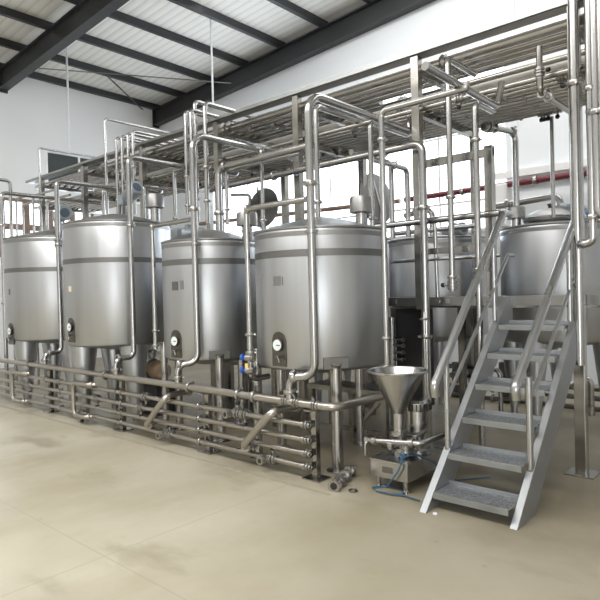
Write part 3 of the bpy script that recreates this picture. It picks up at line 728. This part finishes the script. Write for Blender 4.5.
# cross pipes running back under the rack
pipe('thick pipe running back under the overhead rack beside the high overflow pipe', [P(425,66,z=3.3), P(497,107,z=3.3), P(497,107,z=3.3)+Vector((0,.12,.25))], .032, 'pipe', name='cross_pipe', clamps=(.4,))
a = P(540,92,y=5.3); b_ = (P(575,115,z=a.z)-a).normalized(); valve('clamp valve at the upper end of the cross pipe near the tall stair post', a+b_*.22, b_, .03, (-.3,-.2,1)); valve('upright clamp valve above the cross pipe near the tall stair post', a+Vector((0,0,.17)), (0,0,1), .032, (1,-.3,0)); pipe('cross pipe slanting back under the rack beside the tall stair post', [a+Vector((0,0,.40)), a, P(575,115,z=a.z), P(575,115,z=a.z)+Vector((0,.02,3.53-a.z))], .028, 'post', name='cross_pipe', clamps=(.3,), bend=.05)

# risers between tanks and rack: (label, px, py_top, y, r, kind, far pixel, py_bottom)
def riser(lab, px, pyt, y, r, pyb, to=None, mat='pipe', clamps=(.08,), zb=None, pb=None, pxb=None):
    r *= .82
    a = P(px, pyt, y=y); b = zb if zb is not None else P(pxb or px, pyb, y=y).z
    pts = [(a.x, y, b), (a.x, y, a.z)]
    if to is not None:
        k_, v = to
        if k_ == 'y': pts.append((a.x, v, a.z))
        elif k_ == 'yd': pts += [(a.x, v, a.z), (a.x, v, 4.12)]
        elif k_ == 'x': pts.append((P(*v, y=y).x, y, a.z))
        elif k_ == 'up': pts += [(a.x, v, a.z), (a.x, v+.01, 3.6)]
    return pipe(lab, pts, r, mat, clamps=clamps, group='risers to the overhead rack', name='riser_pipe', bend=r*2.4)
g3 = G[3]
riser('leftmost thin riser of the four rising over the rack', 185, 111, 4.95, .03, 215, ('yd', 5.85), clamps=(.05, .22))
riser('second thin riser of the four rising over the rack', 190.5, 109.5, 4.9, .03, 216, ('yd', 5.95), clamps=(.05, .2))
riser('tallest thin riser of the four rising over the rack', 194.5, 101, 5.0, .032, 222, ('yd', 6.3), clamps=(.1,))
riser('rightmost riser of the four rising over the rack', 204.5, 103, 4.85, .036, 224, ('yd', 6.2), clamps=(.1, .25))
for px, py, e, lab in ((16, 199, 30, 'first'), (23, 205, 44, 'second'), (47, 201, 70, 'third')):
    riser('%s slim bent riser behind the far end tank, counted from the photo edge' % lab, px, py, 5.0 if px != 23 else 5.15, .026, 240, ('x', (e, py-5)), clamps=(.9,), zb=0.0)
for px, py, lab in ((116, 137.5, 'leftmost'), (121.5, 136, 'second'), (127.5, 133, 'third'), (132.5, 131, 'rightmost')):
    riser('%s of the thin four risers behind the cream-sticker tank' % lab, px, py, 5.0, .03, 215, ('yd', 6.0+.1*(px > 125)), clamps=(.1, .3))
riser('plain riser with rightward elbow between the cream-sticker tank vent and rack', 174, 171, 5.0, .03, 225, ('x', (190, 168)))
riser('thick riser rising from the square-plate tank dome', 218, 168, 4.72, .05, 232, ('x', (311, 150)), clamps=(.1, .4))
riser('twin thin riser beside the thick one on the square-plate tank', 226, 171, 4.9, .028, 225, ('x', (300, 157)), clamps=(.1,))
riser('slim riser in front of the first raised round lid', 261, 148, 4.9, .027, 234, ('up', 5.65))
riser('slim riser just behind the drop pipe of the nearest tank', 315.5, 106, 4.75, .036, 222, ('y', 6.1))
riser('slim riser in front of the second raised round lid', 370, 122, 4.85, .032, 236, ('up', 5.6))
riser('riser passing the hanging square post, ending in a knobbed valve', 447.5, 58, 5.2, .036, 283, ('y', 5.8), pxb=452, clamps=(.3, .02))
riser('riser nearest the stair handrail, elbow under the rack', 475, 102, 5.2, .036, 400, ('up', 5.65), zb=0.0, clamps=(.45, .75))
riser('thin riser with level arm high on the far left', 39, 148, 5.2, .024, 205, ('y', 8.0), clamps=(.9,), zb=0.0)
riser('thin tall riser with level arm left of the four thin risers', 104.5, 118.5, 5.2, .026, 212, ('y', 8.2), clamps=(.9,), zb=0.0)
riser('short riser at the far left edge with black elbow cap', 10, 181, 4.9, .04, 238, ('y', 3.3), clamps=(.3,), zb=0.0)
riser('slim riser between far end tanks, rising from behind', 33, 196, 5.0, .028, 232, ('x', (58, 190)), zb=0.0)
riser('slim riser left of the cream-sticker tank agitator', 103, 189, 5.0, .03, 214, ('y', 5.8), zb=0.0)
riser('slim riser right of the cream-sticker tank agitator', 143.5, 186, 5.0, .026, 214, ('y', 5.8), zb=0.0)
# long level pipe that turns down beside the hanging post
a = P(422, 143, y=5.25); pipe('long level pipe under the rack that turns down beside the hanging square post', [P(207,190.5,y=5.25), (a.x, 5.25, a.z), (a.x, 5.25, 0.0)], .040, 'pipe', clamps=(.2, .45, .62, .82), name='level_pipe', bend=.09)
p = P(424, 312, y=5.22); pipe('thin straight pipe below the hanging square post', [(p.x, 5.22, p.z), (p.x, 5.22, 0.0)], .022, 'pipe', clamps=(.05,), name='thin_pipe')
# pipes on back row tanks
for (pa, pb, pc, y, lab) in (((342,154),(391,163),(394,222),6.2,'left'), ((365,160),(407,169),(409,222),6.3,'right')):
    a = P(*pb, y=y); b = P(*pc, y=y); e = P(*pa, z=a.z)
    pipe('elbowed pipe dropping behind the second raised lid, %s one of two' % lab, [(a.x, e.y, a.z), (a.x, y, a.z), (a.x, y, 2.3)], .032, 'pipe', clamps=(.3,), name='elbow_pipe', group='elbow pipes to the back row tanks', bend=.08)
a = P(515, 132, y=6.95); b_ = P(488,127,z=a.z); valve('clamp valve at the near end of the elbow pipe over the stair-side vent hood', b_, (a-b_), .045, (-1,-.1,.3)); pipe('elbowed pipe coming down onto the vent hood by the stairs', [P(488,127,z=a.z), (a.x, 6.95, a.z), (a.x, 6.95, 2.55)], .036, 'pipe', clamps=(.08, .3), name='elbow_pipe', bend=.11)
a = P(551.5, 115, y=6.62); pipe('thin straight rod hanging down to the closed manhole tank', [(a.x, 6.62, 3.5), (a.x, 6.62, 2.40)], .022, 'pipe', name='thin_rod')
a = P(560, 195, y=7.6); pipe('level pipe with down elbow behind the closed manhole lid', [P(488,208,y=7.6), (a.x, 7.6, a.z), (a.x, 7.6, 2.35)], .045, 'pipe', clamps=(.2, .8), name='elbow_pipe', bend=.1)
a = P(432, 208, y=6.9); pipe('bent pipe on the back tank left of the stairs', [P(405,216,y=6.9), (a.x, 6.9, a.z), (a.x, 6.9, 2.3)], .04, 'pipe', clamps=(.2,), name='elbow_pipe', bend=.09)
a = P(300, 181, y=6.6); pipe('thin square loop pipe behind the first raised lid', [P(231,195,y=6.9), P(250,195,y=6.9), P(250,240,y=6.9)], .025, 'pipe', name='elbow_pipe', bend=.05)
# cluster at the right edge
for px, zb, lab, r in ((591, 243, 'innermost of three pipes standing at the right edge', .034), (596.5, 75, 'middle of three pipes standing at the right edge', .04), (603, 75, 'outermost of three pipes standing at the right edge', .04)):
    a = P(px, 150, y=5.15)
    if zb == 243:
        b = P(592, 243, y=5.15); pts = [(a.x, 5.15, 4.3), (a.x, 5.15, b.z), (a.x-.10, 5.15, b.z), (-1.48, 5.36, b.z)]
        pipe(lab, pts, r, 'pipe', clamps=(.4, .8), name='edge_pipe', group='right edge pipes', bend=.06)
    else: pipe(lab, [(a.x, 5.15, 4.3), (a.x, 5.15, 2.2), (a.x+.4, 5.15, 2.2)], r, 'pipe', clamps=(.5,), name='edge_pipe', group='right edge pipes', bend=.09)
q = P(580, 365, y=5.29); pipe('round bright pipe standing just in front of the tall stair post', [(q.x, 5.29, 4.4), (q.x, 5.29, q.z)], .045, 'pipe', clamps=(.3,), name='edge_pipe')

p = P(587, 217, y=6.9); tag(MB().lathe([(0,-.03),(.05,-.025),(.06,0),(.05,.025),(0,.03)], 16, p, (.6,-1,0)).cyl(p, (p.x, p.y+.02, 2.33), .02).build('valve_handle', M['blue'], origin=p), 'blue valve handle on the tank behind the stairs, by the tall post', 'valve handle')
# ------------------------------------------------------------------ platform
t = thing('platform', 'raised steel grating platform with flat edge beam along the back row tanks', 'platform', (-4, 5.5, 0)); pt = Part(t)
PXa, PXb = -7.6, 0.8
pt('edge_beam', MB().box((PXa, 5.455, 1.475), (PXb, 5.475, 1.565)).box((PXa, 5.475, 1.475), (PXb, 5.52, 1.485)), M['beam'], smooth=0)
gm = MB()
pt('deck', MB().box((PXa, 5.48, 1.535), (PXb, 6.44, 1.555)), M['pad'], smooth=0)
for y in (5.9, 6.4): pt('joist', MB().box((PXa, y-.03, 1.44), (PXb, y+.03, 1.53)), M['post'], smooth=0)
for x in (-7.4, -5.8, -4.4, -3.1, -0.2):
    pt('column', MB().box((x-.035, 6.33, 0), (x+.035, 6.40, 1.44)), M['post'], smooth=0)
for x in (-5.8, -4.4, -3.1):
    pt('column_front', MB().box((x-.03, 5.48, 0), (x+.03, 5.54, 1.47)), M['post'], smooth=0)
for px in (394, 417, 424, 437.5, 447):
    p = P(px, 300, y=5.44); pt('bolt_pad', MB().box((p.x-.022, 5.445, 1.50), (p.x+.022, 5.456, 1.545)), M['clamp'], smooth=0, bevel=.003)
t = thing('guard_rail', 'tubular guard rail along the platform edge left of the stairs', 'railing', (-3, 5.4, 1.565)); pt = Part(t)
a = P(373,227,y=5.36); b = P(500,213,y=5.36)
pt('top_rail', MB().tube([a, Vector((b.x, 5.36, a.z))], .034), M['pipe'])
a2 = P(391,262,y=5.38); b2 = P(500,251,y=5.38)
pt('middle_rail', MB().tube([a2, Vector((b2.x, 5.38, a2.z))], .018), M['pipe'])
pt('flat_rail', MB().box((P(424,251,y=5.36).x, 5.352, P(424,255,y=5.36).z), (P(480,247,y=5.36).x, 5.36, P(424,249,y=5.36).z)), M['post'], smooth=0)
a3 = P(393,234,y=6.4); b3 = P(478,224,y=6.4)
pt('rear_rail', MB().tube([a3, Vector((b3.x, 6.4, a3.z))], .03), M['pipe'])
for x in (a.x+.02, a.x+.75): pt('upright', MB().cyl((x, 5.40, 1.565), (x, 5.37, a.z), .02), M['pipe'])
p = P(447.5, 58, y=5.2); p.z = P(452, 285, y=5.2).z; valve('knobbed valve at the bottom of the riser beside the stair handrail', p, (0,0,1), .036, (-1,-.1,.02))

# ------------------------------------------------------------------ staircase
t = thing('metal_staircase', 'grey galvanised steel staircase with tube handrails climbing to the platform', 'staircase', (-1.87, 3.8, 0)); pt = Part(t)
XS0, XS1 = -2.175, -1.545
sl = Vector((0, 5.42-3.79, 1.56)).normalized(); nr = Vector((0, -sl.z, sl.y))
def stringer(x0, x1, yo):
    mb = MB(); pr = [(yo+3.78, 0.0), (yo+5.38, 1.545)]
    (ya, za), (yb, zb) = pr; dep = .20
    prof = [(ya, 0.0), (ya+.34, 0.0), (yb+.13, zb-.20), (yb+.13, zb+.02), (yb+.02, zb+.02)]
    n = len(prof)
    mb.add([(x, y, z) for x in (x0, x1) for y, z in prof], [tuple(range(n)), tuple(reversed(range(n, 2*n)))]+[(i, i+n, (i+1) % n+n, (i+1) % n) for i in range(n)])
    return mb
pt('stringer', stringer(XS0-.032, XS0+.026, -0.02), M['stair'], bevel=.005, smooth=0)
pt('stringer', stringer(XS1-.028, XS1+.028, 0.09), M['stair'], bevel=.005, smooth=0)
for k_ in range(6):
    z = .130+.236*k_; y = 3.87+.253*k_
    tr = pt('tread', MB().box((XS0+.03, y, z-.008), (XS1-.03, y+.25, z)), M['tread'], smooth=0)
    pt('nosing', MB().box((XS0+.03, y-.006, z-.045), (XS1-.03, y+.004, z+.002)), M['stair'], parent=tr, smooth=0, bevel=.002)
    pt('rear_lip', MB().box((XS0+.03, y+.246, z-.045), (XS1-.03, y+.254, z+.03)), M['stair'], parent=tr, smooth=0, bevel=.002)
def handrail(x, tp, bt, m0, m1, postpx, loop):
    a = P(*bt, x=x); b = P(*tp, x=x)
    d = (b-a).normalized()
    hr = pt('handrail', MB().tube([a+Vector((0,.10,-.07)), a+Vector((0,-.012,-.07)), a+Vector((0,-.01,.012)), b] if False else [a+Vector((0,.02,-.08)), a, b, b+Vector((-.0,.15,0.0))], .034, .05, n=16), M['handrail'])
    c, e = P(*m0, x=x), P(*m1, x=x)
    pt('lower_rail', MB().tube([c, e, e+Vector((0,.02,.0)), e+Vector((0,.14,0))], .016, .03), M['handrail'], parent=hr)
    u, v = P(*postpx[0], x=x), P(*postpx[1], x=x)
    yy = (u.y+v.y)/2
    pt('baluster', MB().cyl((x, yy, v.z), (x, yy, u.z+.03), .024), M['handrail'], parent=hr)
    y2 = b.y-.25; zz = a.z+(b.z-a.z)*(y2-a.y)/(b.y-a.y)
    pt('baluster', MB().cyl((x, y2, 1.35), (x, y2, zz), .02), M['handrail'], parent=hr)
handrail(XS0, (503.5, 213), (434, 386), (448, 397), (508, 255), ((447, 362), (447, 456)), None)
handrail(XS1, (577, 215), (515, 388), (533, 396), (578, 265), ((529, 381), (530, 470)), None)

# ------------------------------------------------------------------ powder mixer with funnel
BX0, BX1, BY0, BY1 = -2.80, -2.44, 4.0, 4.78
t = thing('powder_mixer', 'small steel mixing unit with wide funnel and upright motor on a low box', 'mixer', (-2.62, 4.3, 0)); pt = Part(t)
bs = pt('base_box', MB().box((BX0, BY0, .10), (BX1, BY1, .245)), M['pipe'], bevel=.006, smooth=0)
pt('top_plate', MB().box((BX0-.006, BY0-.006, .243), (BX1+.006, BY1+.006, .252)), M['clamp'], parent=bs, smooth=0)
pt('name_plate', MB().box((-2.68, BY0-.003, .15), (-2.58, BY0, .20)), M['plate'], parent=bs, smooth=0)
for x, y in ((BX0+.05, BY0+.05), (BX1-.05, BY0+.05), (BX0+.05, BY1-.05), (BX1-.05, BY1-.05)):
    lg = pt('leg', MB().cyl((x,y,0.03), (x,y,.10), .02, n=14), M['pipe'])
    pt('foot', MB().lathe([(0,0),(.028,0),(.024,.015),(.012,.035),(0,.035)], 14, (x,y,0)), M['clamp'], parent=lg)
hc = P(400, 400, y=4.2); hx = hc.x-.018; hy = 4.2
zt = P(400, 371, y=hy).z; zn = P(399, 413, y=hy).z
Rf = .235
fn = pt('funnel', MB().lathe([(.052,zn),(Rf-.004,zt-.012),(Rf,zt-.004),(Rf+.014,zt),(Rf+.014,zt+.006),(Rf-.004,zt+.004),(Rf-.012,zt-.012),(.044,zn+.004)], 64, (hx,hy,0)), M['pipe'])
pt('funnel_rim', MB().ring((hx,hy,zt), (0,0,1), Rf+.010, .010, 64), M['clamp'], parent=fn)
pt('neck', MB().lathe([(.052,zn+.01),(.052,.46),(.075,.455),(.075,.435),(.055,.43),(.055,.252),(0,.252)], 28, (hx,hy,0)), M['pipe'])
pt('neck_clamp', MB().lathe([(.05,-.02),(.083,-.018),(.083,.018),(.05,.02)], 28, (hx,hy,.445)), M['clamp'])
fl = pt('pump_head', MB().lathe([(0,-.06),(.10,-.06),(.115,-.05),(.115,-.02),(.095,-.015),(.095,.015),(.115,.02),(.115,.05),(.10,.06),(0,.06)], 28, (hx+.02,hy+.06,.335), (0,0,1)), M['clamp'])
for i in range(8):
    a = i*PI/4; pt('flange_bolt', MB().cyl((hx+.02+.105*math.cos(a), hy+.06+.105*math.sin(a), .27), (hx+.02+.105*math.cos(a), hy+.06+.105*math.sin(a), .41), .011, n=8), M['clamp'], parent=fl)
mx, my = hx+.035, 4.44
mo = pt('motor', MB().lathe([(0,.252),(.12,.252),(.12,.27),(.108,.28),(.108,.60),(.123,.605),(.128,.62),(.128,.675),(.108,.695),(0,.70)], 36, (mx,my,0)), M['pipe'])
mb = MB()
for i in range(24):
    a = 2*PI*i/24; d = Vector((math.cos(a), math.sin(a), 0))
    mb.bar(Vector((mx,my,.612))+d*.129, Vector((mx,my,.668))+d*.129, .012, .008, up=d)
pt('motor_vent', mb, M['hole'], parent=mo)
pt('motor_bracket', MB().tube([(mx-.1,my-.06,.42), (mx-.05,my-.14,.40), (mx+.06,my-.14,.40), (mx+.11,my-.04,.44)], .014), M['plate'], parent=mo)
zp = .385; yp = 4.06
il = pt('inlet_pipe', MB().tube([(-2.87,yp,zp-.012), (-2.36,yp,zp+.035), (-2.30,4.5,zp+.05), (-2.30,4.95,zp+.05)], .024, .06), M['pipe'])
for x in (-2.86, -2.79, -2.43): pt('pipe_clamp', MB().lathe([(.02,-.02),(.036,-.018),(.036,.018),(.02,.02)], 20, (x,yp,zp-.012+(x+2.87)*.092), (1,0,.09)), M['clamp'], parent=il)
pt('gusset', MB().tube([(-2.86,4.02,.252), (-2.86,4.02,.36), (-2.84,4.06,.38)], .012), M['clamp'])
pt('pump_outlet', MB().tube([(hx,hy-.04,.33), (hx,yp,.35), (hx,yp,zp)], .034, .04), M['pipe'])
hp = [(-2.47,3.985,.30), (-2.50,3.96,.20), (-2.60,3.93,.06), (-2.78,3.93,.014), (-2.72,4.05,.014), (-2.55,4.1,.014), (-2.45,4.0,.014), (-2.56,3.92,.015)]
tag(MB().tube(hp, .0065, .05, n=8).build('air_hose', M['hose'], origin=hp[0]), 'thin blue air hose hanging over the mixer box to the floor', 'hose', 'blue air hoses')
hp = [(-2.47,4.0,.30), (-2.46,4.05,.31), (-2.43,4.15,.30), (-2.38,4.3,.22), (-2.34,4.42,.10), (-2.30,4.55,.013), (-2.10,4.8,.013)]
tag(MB().tube(hp, .0065, .05, n=8).build('air_hose', M['hose'], origin=hp[0]), 'thin blue air hose running over the mixer box towards the stairs', 'hose', 'blue air hoses')
c = Vector((-2.50, 4.0, .285)); mb = MB()
for i in range(4): mb.ring(c+Vector((0,.012*i,.01*i)), (0.2,1,.3), .022, .005, 20, 6)
tag(mb.build('hose_coil', M['hose'], origin=c), 'small blue coil of hose on the front edge of the mixer box', 'hose')
hp = [P(376,491,z=.012), P(390,494,z=.012), P(405,496,z=.012), P(420,501,z=.012)]
tag(MB().tube(hp, .0065, .05, n=8).build('air_hose', M['hose'], origin=hp[0]), 'blue hose length lying on the floor between mixer and staircase', 'hose', 'blue air hoses')

# ------------------------------------------------------------------ under and behind the tanks
# floor-level coupling at the foot of the nearest tank leg
a, b = P(334, 486, z=.045), P(352, 470, z=.045)
pipe('short floor-level pipe coupling at the foot of the nearest tank leg', [a, (a+b)/2, b], .036, 'clamp', clamps=(.3, .6, .9), ends=(0,), name='floor_coupling')
tag(MB().ring(P(353,490.5,z=.008), (0,0,1), .032, .008, 24, 8).build('gasket', M['plate'], origin=P(353,490.5,z=0)), 'small dark ring gasket lying on the floor near the mixer', 'gasket')
p = P(435, 514, z=0); tag(MB().lathe([(0,0),(.018,0),(.014,.01),(0,.012)], 7, p).build('debris_chip', M['white'], origin=p), 'tiny white chip on the floor by the stair foot', 'debris')
# frame with brace right of the nearest tank
t = thing('brace_stand', 'low steel stand with diagonal brace behind the nearest tank leg', 'frame', (-3.2, 4.9, 0)); pt = Part(t)
a = P(345, 387, y=5.1); b = P(384, 376, y=5.1); zt_ = a.z
pt('top_beam', MB().box((a.x-.52, 5.06, zt_-.05), (b.x+.05, 5.14, zt_)), M['post'], smooth=0)
for x in (a.x-.48, a.x+.1, b.x): pt('leg', MB().box((x-.03, 5.07, 0), (x+.03, 5.13, zt_-.05)), M['post'], smooth=0)
pt('bench_top', MB().box((a.x-.52, 5.14, zt_-.03), (b.x+.05, 5.46, zt_)), M['plate'], smooth=0)
pt('brace', MB().bar((a.x+.1, 5.1, .1), (b.x, 5.1, zt_-.05), .04, .04), M['post'])
pt('low_rail', MB().box((a.x-.48, 5.08, .12), (b.x, 5.12, .16)), M['post'], smooth=0)
t = thing('brace_stand', 'low dark steel bench under the square-plate tank', 'frame', (-5.6, 5.4, 0)); pt = Part(t)
pt('top_beam', MB().box((-6.16, 5.10, .72), (-4.9, 5.44, .76)), M['plate'], smooth=0)
for x in (-6.1, -5.55, -5.0):
    for y in (5.14, 5.40): pt('leg', MB().box((x-.03, y-.03, 0), (x+.03, y+.03, .72)), M['post'], smooth=0)
p = P(202, 374, y=5.3); tag(MB().box((p.x-.12, 5.15, .76), (p.x+.14, 5.40, .93)).build('carton', M['tan'], origin=(p.x, 5.3, .76), smooth=0, bevel=.005), 'small tan carton on the bench under the square-plate tank', 'box')
# dark pump set between the two tanks
t = thing('pump_set', 'dark pump set with brown motor in the gap right of the cream-sticker tank', 'pump', (-6.3, 4.9, 0)); pt = Part(t)
q = P(154, 375, y=4.75); qx = q.x
pt('base_frame', MB().box((qx-.22, 4.6, 0), (qx+.26, 5.0, .45)), M['darkmach'], bevel=.01, smooth=0)
mo = pt('motor', MB().lathe([(0,-.2),(.12,-.2),(.13,-.17),(.13,.14),(.10,.18),(0,.18)], 24, (qx+.05,4.8,.60), (1,-.3,0)), M['tan'])
pt('volute', MB().lathe([(0,-.05),(.15,-.05),(.16,0),(.15,.05),(0,.05)], 28, (qx-.16,4.85,.60), (1,-.3,0)), M['clamp'])
pt('discharge', MB().tube([(qx-.16,4.85,.70), (qx-.16,4.85,.98), (qx+.1,4.85,.98), (qx+.12,5.3,.98)], .035, .07), M['pipe'])
valve('clamp valve above the dark pump set', (qx-.16, 4.85, .86), (0,0,1), .04, (.2,-1,0))
# manifold stub stack between nearest tank and hopper
x0 = P(398, 350, y=6.0)
t = thing('manifold', 'short stacked pipe manifold seen above the funnel rim', 'manifold', (x0.x, 6.0, 0)); pt = Part(t)
pt('header', MB().cyl((x0.x-.08, 6.0, 0), (x0.x-.08, 6.0, 1.32), .04), M['pipe'])
for py in (339, 345, 352, 359):
    z = P(398, py, y=6.0).z; st = pt('stub', MB().cyl((x0.x-.08, 6.0, z), (x0.x+.09, 5.97, z), .022), M['pipe'])
    pt('stub_ferrule', MB().lathe([(.0,-.01),(.032,-.01),(.032,.012),(0,.012)], 16, (x0.x+.09, 5.97, z), (1,-.15,0)), M['clamp'], parent=st)
x0, x1 = P(392, 330, y=6.0).x, P(421, 330, y=6.0).x
t = thing('dark_fill_box', 'very dark box added to darken the space under the platform behind the funnel', 'cabinet', ((x0+x1)/2, 6.2, 0)); pt = Part(t)  # dark box added to deepen the darkness below the deck
pt('body', MB().box((x0, 6.08, .25), (x1, 6.30, 1.42)), M['darkmach'], bevel=.01, smooth=0)
for xx in (x0+.04, x1-.04): pt('leg', MB().box((xx-.025, 6.12, 0), (xx+.025, 6.2, .25)), M['plate'], smooth=0)
pt('door', MB().box((x0+.03, 6.065, .30), (x1-.03, 6.08, 1.37)), M['darkmach'], bevel=.004, smooth=0)
# back row floor rails
for (pa, lab) in (((500, 389.5), 'upper'), ((500, 399), 'lower'), ((580, 387.5), 'top')):
    a = P(*pa, y=8.1)
    x0_ = -5.2 if lab != 'top' else P(562, 386, y=8.1).x
    pipe('%s low pipe running behind the conical feet under the platform' % lab, [(x0_, 8.1, a.z), (.5, 8.1, a.z)], .035, 'plate', clamps=(.3, .6), name='low_pipe', group='low pipes behind the back row')
for px in (457, 504, 511.5):
    a = P(px, 405, y=8.18); tag(MB().box((a.x-.05, 8.14, 0), (a.x+.05, 8.22, P(px, 362, y=8.18).z)).build('low_post', M['plate'], origin=(a.x, 8.18, 0), smooth=0), {457: 'short dark post under the platform left of the staircase', 504: 'short dark post seen between the stair treads, left of two', 511.5: 'short dark post seen between the stair treads, right of two'}[px], 'post', 'short posts behind the back row')
pipe('bright elbow piece on the low pipes right of the stairs', [P(571,386,y=7.9), P(588,378,y=7.9), P(591,384,y=7.9), Vector((P(591,384,y=7.9).x, 7.9, 0.0))], .04, 'clamp', clamps=(.2,), name='elbow_piece', bend=.07)
for (pa, pb, lab) in (((438,365),(500,363),'first'), ((440,374),(478,374),'second')):
    a, b = P(*pa, y=7.0), P(*pb, y=7.0); pipe('%s level pipe under the left back tank behind the handrail' % lab, [(a.x,7.0,a.z), (b.x,7.0,a.z), (b.x,7.0,.1)], .03, 'pipe', clamps=(.2,.5), name='low_pipe', group='level pipes under the left back tank')
# drain channel in the floor before the rack
t = thing('floor_drain', 'narrow slotted drain channel set in the floor in front of the low rack', 'drain', (-7, 3.6, 0)); pt = Part(t)
pt('channel', MB().box((XA, 3.615, 0), (-2.95, 3.665, .002)), M['drain'], smooth=0)

# ------------------------------------------------------------------ light
w = bpy.data.worlds.new('world'); scene.world = w; w.use_nodes = True
nt = w.node_tree; bg = nt.nodes['Background']
bg.inputs[0].default_value = (0.90, 0.95, 1.0, 1); bg.inputs[1].default_value = 4.0
LP = (85, 280, 720)
def area(name, loc, target, sx, sy, power, col=(1,1,1)):
    l = bpy.data.lights.new(name, 'AREA'); l.shape = 'RECTANGLE'; l.size = sx; l.size_y = sy; l.energy = power; l.color = col
    o = bpy.data.objects.new(name, l); COL.objects.link(o); o.location = loc
    o.rotation_euler = (Vector(target)-Vector(loc)).to_track_quat('-Z', 'Y').to_euler()
    return o
area('doorway_light', (4.9, YF-.1, 2.1), (-3.0, 5.0, 1.9), 1.5, 4.1, LP[0], (1, 0.97, 0.93))
area('rear_fill_light', (-5, 8.3, 7.75), (-5, 9.3, 3.0), 16, 1.0, LP[1], (1, 0.99, 0.98))  # unseen lamp added to brighten the back wall and the rack
area('overhead_fill_light', (-5, -1.0, 7.6), (-5, -0.6, 0), 14, 2.4, LP[2], (1, 0.985, 0.965))  # added fill lamp under the closed roof, no opening above it

scene.view_settings.view_transform = 'Standard'
scene.view_settings.look = 'None'
scene.view_settings.exposure = 0.58
scene.view_settings.gamma = 1.0
scene.view_settings.use_curve_mapping = False
